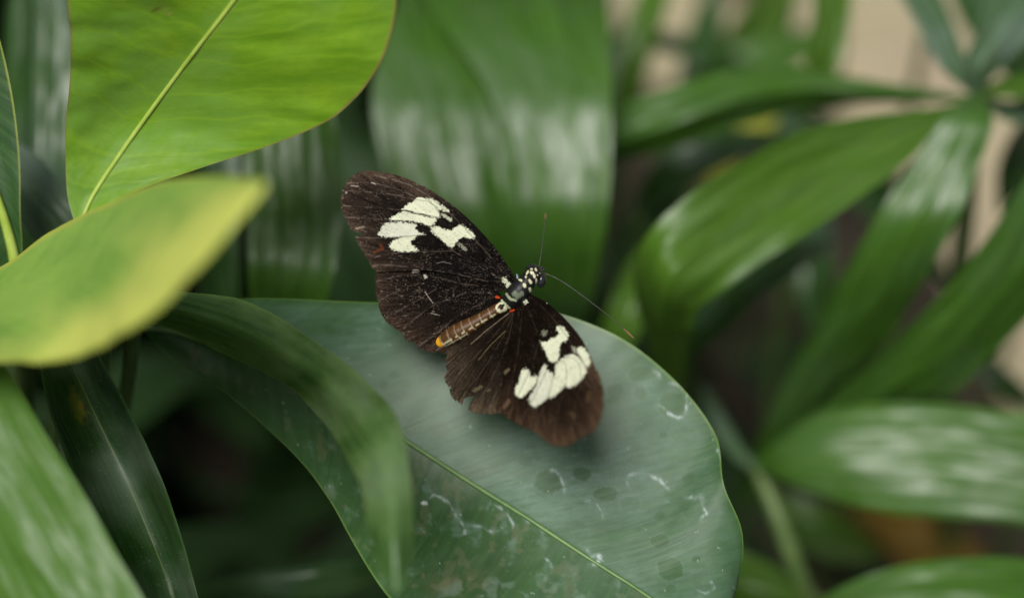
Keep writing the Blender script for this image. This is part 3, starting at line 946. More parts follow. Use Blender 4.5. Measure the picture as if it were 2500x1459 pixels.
def build_undergrowth():
    # low leaf mass nobody could count, plus unseen tall leaves added for shade
    V, F, L = [], [], []
    r = random.Random(5)
    k = 0
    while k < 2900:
        left = k > 2300  # unseen taller mass at the left, added to shade the gap
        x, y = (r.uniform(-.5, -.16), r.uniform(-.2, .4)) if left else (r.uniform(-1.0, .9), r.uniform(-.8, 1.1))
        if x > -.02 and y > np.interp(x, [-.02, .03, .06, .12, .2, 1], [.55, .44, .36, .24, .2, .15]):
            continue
        tall = (abs(x) > .34 or y < -.5 or y > .62) and not (abs(x) < .3 and y < 0)  # unseen outer ring, added to cut low sky light
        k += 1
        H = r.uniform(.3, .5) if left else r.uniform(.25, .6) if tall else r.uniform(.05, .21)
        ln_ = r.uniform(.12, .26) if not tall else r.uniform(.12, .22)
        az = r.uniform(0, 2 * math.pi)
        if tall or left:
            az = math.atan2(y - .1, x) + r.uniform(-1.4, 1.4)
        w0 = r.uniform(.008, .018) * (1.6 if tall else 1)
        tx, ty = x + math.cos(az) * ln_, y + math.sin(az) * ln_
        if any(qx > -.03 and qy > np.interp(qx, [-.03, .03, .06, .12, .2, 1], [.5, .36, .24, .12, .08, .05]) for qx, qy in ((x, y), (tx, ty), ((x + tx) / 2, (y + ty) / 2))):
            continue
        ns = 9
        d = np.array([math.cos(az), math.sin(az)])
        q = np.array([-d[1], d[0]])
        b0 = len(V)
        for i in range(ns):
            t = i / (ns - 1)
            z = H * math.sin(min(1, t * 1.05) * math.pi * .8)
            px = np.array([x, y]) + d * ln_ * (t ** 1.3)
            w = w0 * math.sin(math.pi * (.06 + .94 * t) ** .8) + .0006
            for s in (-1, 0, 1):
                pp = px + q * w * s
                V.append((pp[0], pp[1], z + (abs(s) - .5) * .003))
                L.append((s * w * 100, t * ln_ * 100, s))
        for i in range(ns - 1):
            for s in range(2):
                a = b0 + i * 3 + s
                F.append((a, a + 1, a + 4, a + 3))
    o = mesh_obj('undergrowth', V, F, leaf_mat('shade-dark undergrowth leaf', (.010, .026, .007), (.02, .05, .012), streak=(9, .25), rough=.5, spec=.3, transl=.06, seed=71.))  # leaf colour darkened to stand in for deep shade
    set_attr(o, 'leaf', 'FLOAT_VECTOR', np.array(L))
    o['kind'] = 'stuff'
    o['label'] = 'dark tangle of low leaves beneath, with unseen tall leaves added for shade'
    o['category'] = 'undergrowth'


build_undergrowth()

# ================================================================== the butterfly
def in_poly(x, y, poly):
    c = np.zeros(x.shape, bool)
    n = len(poly)
    j = n - 1
    for i in range(n):
        xi, yi = poly[i]
        xj, yj = poly[j]
        c ^= ((yi > y) != (yj > y)) & (x < (xj - xi) * (y - yi) / (yj - yi + 1e-9) + xi)
        j = i
    return c


def line_dist(x, y, pts):
    best = np.full(x.shape, 1e9)
    for (ax, ay), (bx, by) in zip(pts[:-1], pts[1:]):
        L = (bx - ax) ** 2 + (by - ay) ** 2 + 1e-9
        t = np.clip(((x - ax) * (bx - ax) + (y - ay) * (by - ay)) / L, 0, 1)
        best = np.minimum(best, np.hypot(x - ax - t * (bx - ax), y - ay - t * (by - ay)))
    return best


def ZL(pts):
    return [(800 + a / 2.86, 390 + b / 2.86) for a, b in pts]


def ZR(pts):
    return [(1040 + a / 2.977, 620 + b / 2.977) for a, b in pts]


AX0 = np.array([1262., 708.])
AXN = np.array([-.58, -.815])


def dep_left(x, y, low=0.0):
    q = ((x - AX0[0]) * AXN[0] + (y - AX0[1]) * AXN[1]) / 467.
    return 1.0 - 5.0 * q + 5.5 * q * q + low


def dep_right(x, y, low=0.0):
    q = -((x - AX0[0]) * AXN[0] + (y - AX0[1]) * AXN[1]) / 386.
    q = np.maximum(q, -.2)
    return 1.0 - 22 * q - 9 * q * q + low * (1 - .4 * q)


def resample(pts, n):
    p = np.asarray(pts, float)
    s = np.concatenate([[0], np.cumsum(np.hypot(*np.diff(p, axis=0).T))])
    t = np.linspace(0, s[-1], n)
    return np.stack([np.interp(t, s, p[:, 0]), np.interp(t, s, p[:, 1])], 1)


def soft(pts, n=6):
    p = np.asarray(pts, float)
    return catmull(p, np.linspace(0, 1, (len(p) - 1) * n + 1))


def wing(name, parent, lead, trail, depf, low, patches, veins, dark, brown, rim_pts, speck, seed, label=None, extra=(), vein_st=.8, cuts=(), ns=300, nt=170, pinch=None):
    A, B = resample(soft(lead), ns), resample(trail, ns)
    t = np.linspace(0, 1, nt)[None, :, None]
    G = A[:, None, :] * (1 - t) + B[:, None, :] * t
    x, y = G[..., 0], G[..., 1]
    # fields in wing coordinates
    vd = np.full(x.shape, 1e9)
    for v in veins:
        vd = np.minimum(vd, line_dist(x, y, soft(v).tolist()))
    rd = np.full(x.shape, 1e9)
    rd = np.minimum(rd, line_dist(x, y, rim_pts))
    n_f = fbm(x / 3.2, y / 3.2, seed, 3)
    n_m = fbm(x / 16, y / 16, seed + 5, 3)
    n_l = fbm(x / 60, y / 60, seed + 9, 3)
    col = np.empty(x.shape + (3,))
    dark, brown = np.array(dark), np.array(brown)
    bx_, by_ = A[0]
    ang = np.arctan2(y - by_, x - bx_)
    rad_ = np.hypot(x - bx_, y - by_)
    stk = .6 * vnoise(ang * 75, rad_ / 45., seed + 21) + .4 * vnoise(ang * 170, rad_ / 30., seed + 22)
    edge = np.exp(-rd / 40.0) * (.35 + 1.2 * n_l) * (.55 + .9 * stk)
    edge = np.clip(edge, 0, 1)[..., None]
    col[:] = dark * .55 * (.5 + .9 * n_m[..., None]) * (.6 + .8 * stk[..., None])
    col = col * (1 - edge) + brown * (.25 + 1.2 * n_f[..., None]) * (.5 + stk[..., None]) * edge
    # veins: lines of worn, dusty scales, darkest at the base
    br = smooth(.36, .58, fbm(x / 13, y / 13, seed + 33, 3))
    vf = (np.exp(-(vd / 1.5) ** 2) * (.15 + .85 * br) * vein_st)[..., None]
    vc = np.array((.055, .04, .032)) + np.array((.11, .09, .075)) * edge
    col = col * (1 - .8 * vf) + vc * .8 * vf
    # worn scales: pale grains
    g1 = vnoise(x / 2.3, y / 2.3, seed + 40)
    g2 = vnoise(x / 1.4, y / 1.4, seed + 50)
    g3 = vnoise(x / 3.4, y / 3.4, seed + 55)
    dens = fbm(x / 38, y / 38, seed + 60, 3)
    gr = (smooth(.84, .96, np.maximum(g1, g2 * .98)) + .8 * smooth(.9, .97, g3)) * (.12 + 1.1 * smooth(.42, .62, dens) + .5 * np.exp(-(vd / 5) ** 2)) * speck
    rfl = smooth(.78, .95, vnoise(ang * 230, rad_ / 7., seed + 57)) * (.2 + 1.2 * smooth(.4, .62, fbm(x / 30, y / 30, seed + 65, 3))) * speck
    gr = np.clip(gr * .55 + rfl * .55, 0, 1)[..., None]
    # cream patches with feathered, uneven borders
    jx = (fbm(x / 4., y / 4., seed + 70, 3) - .5) * 8 + (vnoise(x / 1.3, y / 1.3, seed + 72) - .5) * 5
    jy = (fbm(x / 4., y / 4., seed + 80, 3) - .5) * 8 + (vnoise(x / 1.3, y / 1.3, seed + 82) - .5) * 5
    cream = np.zeros(x.shape)
    tint = np.zeros(x.shape)
    for poly, st, tn in patches:
        poly = soft(list(poly) + [poly[0]], 4).tolist()
        inside = np.zeros(x.shape)
        for ox, oy in ((0, 0), (.7, .2), (-.5, .6), (.1, -.7), (-.6, -.3)):
            inside += in_poly(x + jx + ox, y + jy + oy, poly)
        inside /= 5.
        cream = np.maximum(cream, inside * st)
        tint = np.maximum(tint, inside * tn)
    cr = np.array((.62, .64, .47)) * (.86 + .22 * n_m[..., None])
    cr = cr * (1 - tint[..., None] * .5) + np.array((.44, .43, .42)) * tint[..., None] * .5
    dk = (smooth(.34, .2, n_f) * .4 + .18 * stk)[..., None]
    cr = cr * (1 - dk)
    col = col * (1 - gr * .7) + np.array((.2, .155, .12)) * gr * .7
    vline = (np.exp(-(vd / 1.1) ** 2) * .6)[..., None]
    cr = cr * (1 - vline) + np.array((.05, .045, .03)) * vline
    col = col * (1 - cream[..., None]) + cr * cream[..., None]
    for pts, rad, c, st in extra:
        d = line_dist(x, y, pts) + (fbm(x / 3, y / 3, seed + 90, 2) - .5) * rad * 1.2
        f = (smooth(rad * 1.15, rad * .7, d) * st)[..., None]
        col = col * (1 - f) + np.array(c) * f
    dep = depf(x, y, low)
    hh = -.09 * np.exp(-(vd / 4.0) ** 2) + .5 * (fbm(x / 45, y / 45, seed + 3, 3) - .5) + .10 * (n_f - .5)
    P = W(x, y, dep + hh)
    # frayed margin: nicks and tears cut out of the membrane
    i = np.arange(ns - 1)[:, None] * nt + np.arange(nt - 1)[None, :]
    quads = np.stack([i, i + 1, i + nt + 1, i + nt], -1).reshape(-1, 4)
    cx, cy = (x[:-1, :-1] + x[1:, 1:]) / 2, (y[:-1, :-1] + y[1:, 1:]) / 2
    crd = line_dist(cx, cy, rim_pts)
    dead = crd < 5.5 * smooth(.63, .82, fbm(cx / 5.5, cy / 5.5, seed + 95, 2))
    for c_ in cuts:
        dead |= in_poly(cx, cy, c_)
    quads = quads[~dead.reshape(-1)]
    o = mesh_obj(name, P.reshape(-1, 3), quads.tolist(), m_wing, parent)
    set_attr(o, 'Col', 'FLOAT_COLOR', np.concatenate([np.clip(col, 0, 1), np.ones(x.shape + (1,))], -1))
    if label:
        o['label'] = label
    return o


def make_wing_mat():
    t = NT('wing scales')
    c = t.attr('Col').outputs['Color']
    tc = t.node('ShaderNodeTexCoord')
    n = t.noise(tc.outputs['Object'], 2600, 2, .6)
    p = t.principled(c, .6, .02, t.bump(n, .35, .0001))
    return t.out(p)


m_wing = make_wing_mat()


def make_vcol_mat(name, rough, spec, coat=0.):
    t = NT(name)
    c = t.attr('Col').outputs['Color']
    tc = t.node('ShaderNodeTexCoord')
    n = t.noise(tc.outputs['Object'], 1800, 2, .6)
    return t.out(t.principled(c, rough, spec, t.bump(n, .4, .0001), coat))


def build_butterfly():
    root_p = W(np.array(1250.), np.array(730.), np.array(15.))
    e = empty('butterfly', root_p, 'black butterfly with cream wing patches resting on the big leaf', 'butterfly')
    # ---------------- left side
    lead = ZL([(1318, 838), (1285, 780), (1250, 728), (1190, 640), (1120, 555), (1050, 480), (980, 410), (900, 340), (800, 265), (700, 200), (600, 150), (500, 112), (400, 88), (300, 76), (230, 82), (170, 115), (130, 160), (100, 215), (90, 280)])
    trail = ZL([(1318, 850), (1250, 905), (1190, 925), (1050, 868), (900, 800), (700, 772), (500, 775), (345, 782), (330, 765), (305, 750), (292, 720), (288, 700), (265, 680), (252, 655), (240, 640), (232, 618), (215, 600), (205, 575), (196, 560), (188, 535),
                (240, 522), (225, 517), (246, 513), (205, 508), (196, 502), (165, 490), (150, 470), (140, 450), (130, 425), (115, 400), (104, 370), (97, 345), (91, 310), (90, 280)])
    rim = ZL([(700, 195), (500, 112), (300, 76), (170, 115), (100, 215), (90, 280), (97, 345), (140, 450), (200, 520), (240, 640), (300, 740), (345, 780)])
    cream = [
        (ZL([(690, 262), (740, 275), (790, 310), (850, 355), (846, 368), (800, 352), (770, 338), (722, 298)]), .95, 0),
        (ZL([(598, 292), (625, 265), (682, 265), (720, 302), (768, 342), (786, 385), (772, 406), (720, 396), (640, 374), (560, 352), (520, 346), (558, 312)]), .97, 0),
        (ZL([(450, 402), (520, 362), (600, 376), (700, 400), (757, 412), (750, 440), (720, 462), (690, 456), (600, 430), (520, 426), (435, 418)]), .95, .15),
        (ZL([(372, 490), (400, 446), (480, 436), (570, 442), (622, 452), (610, 480), (640, 505), (684, 516), (640, 526), (560, 532), (470, 540), (400, 541), (350, 522)]), .95, .8),
        (ZL([(430, 610), (450, 570), (500, 546), (560, 532), (624, 530), (600, 555), (580, 580), (605, 610), (637, 634), (580, 641), (500, 637), (442, 622)]), .95, .1),
        (ZL([(712, 474), (760, 464), (800, 480), (862, 490), (900, 468), (942, 458), (990, 490), (1032, 537), (1000, 552), (962, 535), (930, 547), (900, 570), (872, 607), (830, 592), (790, 556), (748, 525)]), .96, .05),
        (ZL([(790, 366), (830, 385), (872, 422), (858, 428), (818, 404)]), .6, 0),
        (ZL([(1215, 820), (1245, 825), (1262, 850), (1285, 870), (1275, 900), (1255, 895), (1240, 865), (1220, 845)]), .85, 0),
        (ZL([(900, 580), (940, 590), (975, 625), (950, 630)]), .3, 0),
    ]
    veins = [ZL(v) for v in (
        [(1310, 838), (1215, 775), (1120, 660), (1000, 525), (880, 400), (700, 252), (540, 165), (330, 110)],
        [(1240, 850), (1100, 770), (950, 680), (870, 632), (790, 560), (718, 478)],
        [(870, 636), (760, 640), (640, 642), (440, 655), (300, 690)],
        [(718, 470), (600, 432), (440, 421), (280, 410), (112, 400)],
        [(700, 500), (640, 525), (520, 536), (350, 546), (195, 540)],
        [(775, 402), (640, 374), (500, 350), (330, 335), (94, 320)],
        [(785, 385), (720, 300), (600, 275), (400, 235), (105, 215)],
        [(718, 470), (760, 420), (785, 385)],
        [(1220, 850), (1100, 845), (980, 815), (850, 790), (620, 755), (420, 735), (300, 742)],
        [(620, 262), (480, 205), (300, 160), (140, 165)])]
    extra = [(ZL([(600, 775), (630, 775)]), 3.2, (.24, .2, .16), .7), (ZL([(325, 645), (385, 620), (370, 595)]), 3.4, (.13, .035, .012), .5),
             (ZL([(760, 722), (800, 712), (860, 725)]), 1.0, (.16, .14, .12), .6), (ZL([(200, 480), (250, 470)]), 3., (.3, .24, .18), .5),
             (ZL([(165, 180), (215, 185)]), 2., (.3, .25, .22), .6), (ZL([(130, 230), (131, 231)]), 3., (.34, .29, .26), .6), (ZL([(310, 160), (330, 170)]), 1.8, (.32, .28, .24), .7)]
    wing('forewing', e, lead, trail, dep_left, 0.0, cream, veins, (.0042, .0032, .003), (.05, .032, .022), rim, .8, 101, extra=extra, cuts=[ZL([(130, 492), (175, 496), (205, 506), (252, 514), (250, 522), (205, 530), (178, 545)])])
    lead = ZL([(1215, 985), (1200, 930), (1100, 870), (950, 800), (800, 768), (600, 762), (450, 770), (345, 782), (332, 800), (331, 850), (335, 920), (350, 1000)])
    trail = ZL([(1220, 1015), (1180, 1060), (1100, 1120), (1000, 1200), (930, 1290), (900, 1335), (880, 1343), (830, 1357), (790, 1350), (775, 1338), (765, 1328), (758, 1340), (740, 1347), (690, 1337), (650, 1325), (634, 1318), (642, 1300), (625, 1296), (610, 1284), (592, 1264),
                (575, 1272), (560, 1270), (545, 1255), (535, 1245), (530, 1232), (538, 1220), (520, 1208), (500, 1195), (450, 1165), (410, 1130), (375, 1080), (358, 1030), (350, 1000)])
    rim = ZL([(332, 800), (335, 920), (350, 1000), (375, 1080), (450, 1165), (535, 1220), (610, 1290), (690, 1337), (790, 1350), (880, 1343)])
    veins = [ZL(v) for v in (
        [(1190, 925), (1050, 880), (920, 862), (740, 815), (520, 810), (340, 850)],
        [(1190, 940), (1000, 925), (880, 962), (760, 1005), (640, 1085), (530, 1180)],
        [(905, 800), (918, 862), (880, 905), (876, 962), (820, 985)],
        [(640, 860), (510, 910), (430, 945), (352, 990)],
        [(760, 900), (620, 985), (500, 1050), (395, 1110)],
        [(1100, 990), (900, 1100), (760, 1210), (640, 1298)],
        [(1150, 1020), (1000, 1140), (860, 1240), (760, 1330)])]
    extra = [(ZL([(683, 812), (684, 818)]), 4.6, (.40, .36, .29), .9), (ZL([(1178, 958), (1200, 962)]), 3.0, (.5, .05, .008), .9), (ZL([(680, 920), (705, 960), (735, 1000)]), 1.0, (.4, .36, .3), .6),
             (ZL([(600, 780), (640, 770)]), 4, (.4, .34, .28), .6), (ZL([(720, 1070), (780, 1085)]), 1.0, (.4, .36, .3), .5)]
    wing('hindwing', e, lead, trail, dep_left, 0.7, [], veins, (.0042, .0032, .0028), (.042, .026, .018), rim, 1.25, 131, extra=extra)
    # ---------------- right side
    lead = ZR([(735, 285), (800, 310), (880, 355), (960, 420), (1030, 490), (1090, 560), (1140, 630), (1180, 710), (1220, 800), (1260, 880), (1285, 960), (1295, 1040), (1290, 1120), (1278, 1180), (1258, 1240), (1215, 1290)])
    trail = ZR([(690, 330), (640, 420), (610, 600), (575, 800), (540, 1000), (500, 1120), (520, 1148), (560, 1165), (580, 1185), (612, 1200), (640, 1220), (672, 1238), (700, 1250), (735, 1272), (760, 1285), (790, 1292), (810, 1305), (835, 1330), (850, 1345), (880, 1362), (900, 1375), (930, 1390), (960, 1397), (1000, 1395), (1020, 1396),
                (1045, 1388), (1060, 1380), (1085, 1358), (1100, 1346), (1130, 1335), (1160, 1320), (1190, 1308), (1215, 1290)])
    rim = ZR([(1220, 800), (1285, 960), (1295, 1040), (1278, 1180), (1215, 1290), (1100, 1346), (1020, 1396), (900, 1375), (810, 1305), (700, 1250), (580, 1185), (520, 1148)])
    cream = [
        (ZR([(828, 630), (870, 637), (920, 612), (962, 582), (948, 545), (965, 518), (1000, 535), (1027, 570), (1034, 602), (1010, 632), (976, 650), (970, 700), (960, 760), (932, 787), (893, 766), (868, 710)]), .97, 0),
        (ZR([(1093, 690), (1125, 671), (1162, 700), (1187, 750), (1192, 802), (1170, 812), (1140, 772), (1110, 732)]), .95, 0),
        (ZR([(1008, 745), (1060, 721), (1100, 745), (1132, 775), (1167, 817), (1160, 862), (1130, 912), (1080, 952), (1028, 970), (1010, 930), (1020, 850), (1002, 790)]), .95, .1),
        (ZR([(945, 800), (1000, 748), (1016, 800), (1022, 900), (1002, 967), (950, 1012), (898, 1042), (900, 960), (930, 900), (940, 850)]), .95, .15),
        (ZR([(868, 793), (890, 850), (922, 870), (917, 940), (897, 1022), (840, 1082), (790, 1107), (752, 1086), (754, 1040), (800, 960), (820, 880), (840, 830)]), .95, .6),
        (ZR([(713, 833), (747, 838), (762, 890), (802, 880), (802, 920), (772, 970), (720, 1022), (680, 1042), (652, 1022), (648, 975), (680, 920), (690, 860)]), .96, .2),
        (ZR([(1055, 670), (1085, 685), (1090, 720), (1066, 700)]), .5, 0),
        (ZR([(840, 555), (880, 560), (870, 590), (845, 590)]), .22, 0),
        (ZR([(690, 335), (715, 320), (740, 345), (725, 365), (705, 350)]), .85, 0)]
    veins = [ZR(v) for v in (
        [(735, 300), (860, 400), (980, 540), (1080, 680), (1160, 820), (1220, 960), (1240, 1120)],
        [(720, 340), (790, 520), (850, 680), (890, 770), (930, 790)],
        [(890, 775), (870, 860), (800, 1010), (720, 1160), (690, 1240)],
        [(930, 790), (925, 900), (880, 1060), (820, 1200), (800, 1290)],
        [(960, 765), (1012, 800), (1020, 930), (960, 1120), (920, 1370)],
        [(1000, 745), (1090, 770), (1130, 900), (1080, 1120), (1040, 1370)],
        [(820, 640), (760, 830), (680, 1010), (600, 1180)],
        [(700, 370), (680, 600), (640, 850), (570, 1080)])]
    extra = [(ZR([(570, 1110), (600, 1065)]), 5., (.12, .07, .045), .6), (ZR([(575, 860), (600, 840)]), 4., (.16, .12, .07), .5), (ZR([(1060, 1160), (1075, 1180)]), 7., (.07, .045, .025), .5), (ZR([(1180, 1060), (1185, 1010)]), 6., (.07, .045, .02), .5),
             (ZR([(880, 353), (890, 356)]), 1.6, (.6, .56, .42), .9)]
    wing('forewing', e, lead, trail, dep_right, 0.0, cream, veins, (.0075, .0046, .003), (.058, .034, .02), rim, .25, 171, extra=extra, vein_st=.3, label='raised forewing nearer the camera, blurred towards its tip')
    lead = ZR([(665, 350), (640, 480), (622, 620), (600, 800), (580, 960), (560, 1060), (540, 1120), (530, 1140), (520, 1150), (480, 1162), (430, 1156), (350, 1150), (305, 1130)])
    trail = ZR([(585, 395), (480, 462), (400, 520), (250, 632), (160, 715), (140, 765), (142, 800), (150, 830), (156, 850), (140, 875), (134, 890), (137, 912), (140, 930), (160, 955), (170, 980), (176, 1010), (190, 1040), (215, 1068), (240, 1080), (268, 1098), (276, 1070), (283, 1048), (300, 1052), (338, 1030), (345, 1038), (325, 1075), (312, 1100), (305, 1130)])
    rim = ZR([(150, 760), (147, 800), (134, 890), (170, 980), (190, 1040), (268, 1098), (305, 1130), (350, 1150), (430, 1156), (520, 1150)])
    veins = [ZR(v) for v in (
        [(630, 420), (520, 560), (380, 720), (200, 900), (150, 950)],
        [(635, 430), (560, 600), (420, 830), (250, 1050)],
        [(640, 440), (590, 640), (480, 900), (350, 1120)],
        [(645, 430), (620, 660), (560, 900), (450, 1130)],
        [(610, 420), (450, 560), (260, 700), (150, 800)])]
    extra = [(ZR([(350, 990), (400, 965)]), 4.5, (.14, .11, .065), .5), (ZR([(450, 990), (460, 985)]), 3., (.13, .1, .06), .5), (ZR([(552, 948), (570, 940)]), 4., (.11, .08, .05), .5), (ZR([(612, 412), (640, 405)]), 2.4, (.5, .05, .008), .9),
             (ZR([(600, 430), (430, 560), (330, 650)]), 1.2, (.16, .12, .08), .7), (ZR([(575, 560), (470, 660), (380, 770)]), 1.2, (.12, .09, .04), .6)]
    wing('hindwing', e, lead, trail, dep_right, 1.2, [], veins, (.0075, .0048, .003), (.07, .05, .032), rim, .25, 191, extra=extra, vein_st=.45, cuts=[ZR([(262, 1115), (272, 1055), (300, 1040), (345, 1026), (350, 1040), (325, 1080), (302, 1145)])])

    # ---------------- body: one continuous surface from head to tail
    def Z3(a, b):
        return 1180 + a / 9.117, 620 + b / 9.117
    st = [  # centre px, py, radius px, depth mm
        (1318, 660, 4, -.6), (1314, 663, 14, -.7), (1308, 667, 20, -.8), (1302, 671, 22, -.8), (1296, 677, 21, -.7), (1291, 683, 20.5, -.6), (1285, 690, 22, -.6), (1278, 698, 24, -.6), (1270, 707, 26, -.6),
        (1261, 717, 26, -.5), (1253, 727, 24, -.2), (1246, 734, 21, 0), (1239, 740, 18, .3), (1230, 746, 16, .5), (1222, 750, 14.5, .6), (1208, 758, 14, .7), (1190, 769, 14.5, .8),
        (1170, 781, 16, 1.0), (1150, 793, 19, 1.2), (1130, 804, 21, 1.4), (1110, 815, 21.5, 1.7), (1092, 825, 20, 2.0), (1078, 833, 16.5, 2.3), (1068, 838, 12, 2.6), (1061, 842, 6, 3.0), (1058, 843.5, 1.5, 3.0)]
    S = catmull(np.array(st), np.linspace(0, 1, 240))
    pxmm = K * D0
    C = W(S[:, 0], S[:, 1], S[:, 3])
    T = np.gradient(C, axis=0)
    T /= np.linalg.norm(T, axis=1)[:, None]
    side = np.cross(T, Fv)
    side /= np.linalg.norm(side, axis=1)[:, None]
    upv = np.cross(side, T)
    nth = 72
    th = np.linspace(0, 2 * math.pi, nth, endpoint=False)
    tt = np.linspace(0, 1, 240)
    ab = tt > .53
    ring = np.where(ab, -.035 * np.exp(-(((tt * 20 + .2) % 1 - .5) / .12) ** 2), 0)
    r = S[:, 2] * pxmm * (1 + ring)
    V = C[:, None] + r[:, None, None] * (np.cos(th)[None, :, None] * side[:, None] + np.sin(th)[None, :, None] * upv[:, None])
    F = [(i * nth + j, i * nth + (j + 1) % nth, (i + 1) * nth + (j + 1) % nth, (i + 1) * nth + j) for i in range(239) for j in range(nth)]
    F.append(tuple(range(nth)))
    F.append(tuple(range(239 * nth, 240 * nth))[::-1])
    # colours by place on the back
    rel = V - CAM
    D = rel @ Fv
    x = 1250 + (rel @ Rv) / D / K
    y = 729.5 - (rel @ Uv) / D / K
    col = np.zeros(x.shape + (3,))
    col[:] = (.010, .009, .009)
    tcol = np.broadcast_to(tt[:, None], x.shape)
    nn = fbm(x / 3, y / 3, 7, 3)
    abf = smooth(.52, .60, tcol)[..., None]
    col = col * (1 - abf) + np.array((.072, .030, .008)) * (.5 + nn[..., None]) * abf
    CR = np.array((.54, .52, .34))
    top = np.broadcast_to((np.abs(np.sin(th)) > -1)[None, :], x.shape)

    def dab(pts, rad, c=CR, st=1.0):
        nonlocal col
        d = line_dist(x, y, pts) + (fbm(x / 2.5, y / 2.5, 77, 2) - .5) * rad * .9
        f = (smooth(rad * 1.12, rad * .75, d) * st)[..., None]
        col = col * (1 - f) + np.array(c) * f
    for a, b, c, d, rr in ((1070, 330, 1080, 335, 3.0), (1160, 325, 1180, 360, 2.7), (1070, 405, 1090, 420, 4.2), (1130, 460, 1140, 510, 3.4), (960, 450, 995, 385, 2.6), (945, 505, 950, 510, 3.0),
                           (1030, 590, 1060, 630, 4.3), (915, 680, 925, 710, 4.8), (1035, 775, 1060, 820, 4.3), (1180, 560, 1175, 690, 2.6), (1180, 740, 1130, 810, 1.4), (1205, 465, 1208, 468, 2.0), (1255, 422, 1262, 424, 1.6), (800, 570, 850, 590, 3.2)):
        dab([Z3(a, b), Z3(c, d)], rr * .85)
    dab([Z3(510, 890), Z3(560, 960), Z3(620, 1005), Z3(710, 1030)], 3.2, (.3, .34, .22))
    dab([Z3(400, 1020), Z3(490, 1110), Z3(590, 1210)], 2.6, (.42, .48, .30), .9)
    dab([Z3(290, 1210), Z3(300, 1150), Z3(360, 1100), Z3(430, 1095)], 2.6)
    dab([Z3(340, 1250), Z3(410, 1300), Z3(470, 1260), Z3(490, 1190)], 4.5)
    dab([Z3(700, 880), Z3(760, 940), Z3(850, 880)], 7., (.20, .24, .16), .55)
    # abdomen: pale segment rings and a pale side stripe (toward the right side of the butterfly)
    axd = np.array([1060. - 1230, 843. - 746]); axl = np.linalg.norm(axd); axd /= axl
    al = (x - 1230) * axd[0] + (y - 746) * axd[1]
    ac = -(x - 1230) * axd[1] + (y - 746) * axd[0]      # + = lower-left flank is negative
    for s0 in (36, 62, 90, 112, 132, 152, 172):
        d = np.abs(al - s0 - 3.5 * np.cos(ac / 9.)) + (nn - .5) * 2.2
        f = (smooth(1.9, .7, d) * (.25 + .6 * smooth(-2, 10, -ac)) * abf[..., 0] * .85)[..., None]
        col = col * (1 - f) + CR * f
    for s0, s1 in ((28, 44), (50, 68), (74, 84), (94, 104), (116, 124), (134, 142), (150, 180)):
        d = np.abs(-ac - 8.0 + .0 * al) + (nn - .5) * 3
        f = (smooth(3.0, 1.0, d) * (al > s0) * (al < s1) * abf[..., 0] * .75)[..., None]
        col = col * (1 - f) + CR * f
    d = np.abs(-ac - 15.5) + (nn - .5) * 3
    f = (smooth(2.2, .8, d) * (al > 110) * abf[..., 0] * .6)[..., None]
    col = col * (1 - f) + CR * f
    f = smooth(174, 182, al + (nn - .5) * 8)[..., None]
    col = col * (1 - f) + np.array((.7, .32, .015)) * f
    body = mesh_obj('body', V.reshape(-1, 3), F, make_vcol_mat('body scales', .42, .22, .0), e)
    set_attr(body, 'Col', 'FLOAT_COLOR', np.concatenate([np.clip(col, 0, 1), np.ones(x.shape + (1,))], -1))

    # eyes
    m_eye = plain_mat('eye', (.008, .008, .009), (.02, .02, .024), 3000, .22, .6, .2, .0001)
    for (ex, ey, ed, rx, ry) in ((1321, 683, -.4, 13, 19), (1299, 655, .2, 15, 11)):
        c = W(np.array(float(ex)), np.array(float(ey)), np.array(ed))
        Vv, Ff = [], []
        a, b = 14, 24
        for i in range(a + 1):
            p_ = math.pi * i / a
            for j in range(b):
                q_ = 2 * math.pi * j / b
                lx, ly, lz = math.sin(p_) * math.cos(q_), math.sin(p_) * math.sin(q_), math.cos(p_)
                Vv.append(c + (Rv * lx * rx + Uv * ly * ry + Fv * lz * 14) * pxmm)
        for i in range(a):
            for j in range(b):
                Ff.append((i * b + j, i * b + (j + 1) % b, (i + 1) * b + (j + 1) % b, (i + 1) * b + j))
        mesh_obj('eye', Vv, Ff, m_eye, e)
    # antennae
    m_ant = plain_mat('antenna', (.04, .04, .036), (.10, .095, .085), 2500, .5)
    m_club = plain_mat('antenna club', (.16, .075, .04), (.30, .16, .09), 2500, .6)
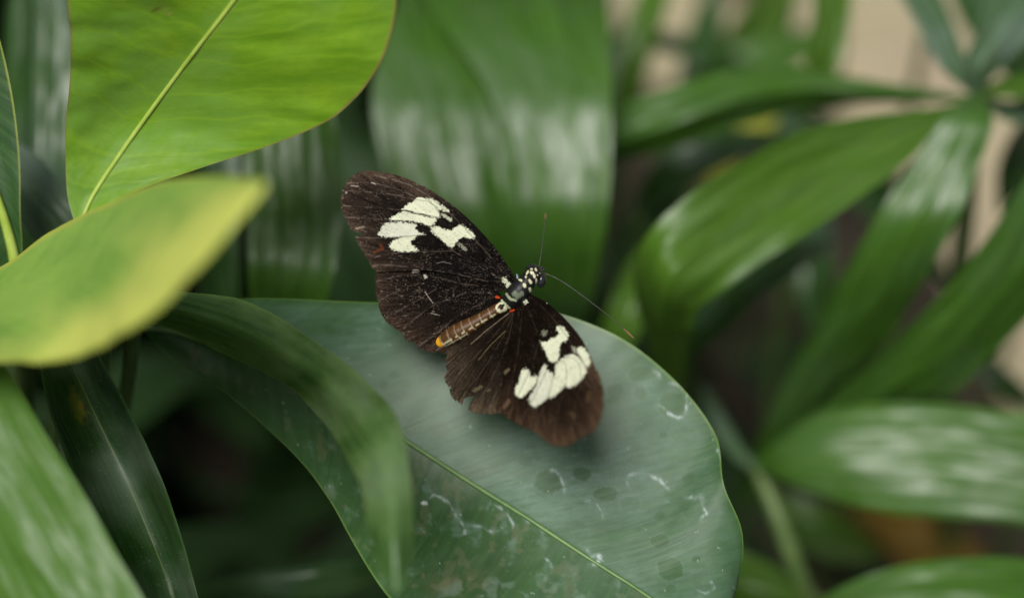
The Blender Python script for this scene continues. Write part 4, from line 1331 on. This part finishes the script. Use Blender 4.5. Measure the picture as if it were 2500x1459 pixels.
    for pts, rr in ((([(1316, 650, -.8), (1320, 625, 1.5), (1325, 590, 6), (1328, 560, 11), (1331, 535, 15)]), 1.0), ([(1330, 667, -1.2), (1352, 676, -2.5), (1385, 695, -3.5), (1440, 735, -3.5), (1500, 782, -1.5), (1522, 802, -.6)], 1.0)):
        q = np.array(pts, float)
        o = tube('antenna', W(q[:, 0], q[:, 1], q[:, 2]), np.array([1.5, 1.1, .95, .95, 1.0, 1.5]) * pxmm, m_ant, e, n=8, steps=5)
        a, b = q[-1], q[-1] + (q[-1] - q[-2]) * (1.15 if pts[-1][0] > 1400 else .55)
        k = np.array([a, a * .5 + b * .5, b])
        if pts[-1][0] > 1400:
            k = np.array([(1522, 802, -.6), (1535, 814, -.2), (1549, 827, .2)])
        else:
            k = np.array([(1331, 536, 15), (1331.5, 528, 16.5), (1331, 520, 18)])
        tube('club', W(k[:, 0], k[:, 1], k[:, 2]), np.array([1.5, 2.0, 2.4, 2.1, .8]) * pxmm, m_club, o, n=8, steps=5)
    # palps and legs
    m_leg = plain_mat('leg', (.012, .012, .012), (.06, .06, .06), 2500, .4)
    for k, pts in enumerate(([(1320, 660, -.2), (1328, 658, .2), (1333, 660, .8)], [(1316, 655, 0), (1324, 653, .5), (1329, 655, 1.0)])):
        q = np.array(pts, float)
        tube('palp', W(q[:, 0], q[:, 1], q[:, 2]), np.array([3.5, 3.0, 1.2]) * pxmm, m_leg, e)
    m_blue = plain_mat('leg joint', (.18, .24, .28), (.3, .36, .4), 2500, .3)
    q = np.array([(1267, 690, .5), (1264, 680, 0), (1262, 669, .8)], float)
    tube('leg', W(q[:, 0], q[:, 1], q[:, 2]), np.array([3.0, 2.6, 1.8]) * pxmm, m_blue, e)
    legs = [[(1285, 700, 1.5), (1300, 722, 5), (1320, 745, 9), (1326, 760, 15.0)], [(1270, 715, 1.5), (1290, 750, 6), (1300, 775, 10), (1304, 790, 14.6)], [(1258, 725, 1.5), (1255, 765, 7), (1250, 790, 11), (1248, 805, 14.4)],
            [(1262, 705, 2), (1215, 735, 7), (1195, 760, 11), (1185, 775, 15.0)], [(1252, 715, 2), (1180, 755, 8), (1160, 785, 12), (1152, 800, 14.8)]]
    for lg in legs:
        q = np.array(lg, float)
        tube('leg', W(q[:, 0], q[:, 1], q[:, 2]), np.array([3.2, 2.4, 1.8, 1.2]) * pxmm, m_leg, e)


build_butterfly()
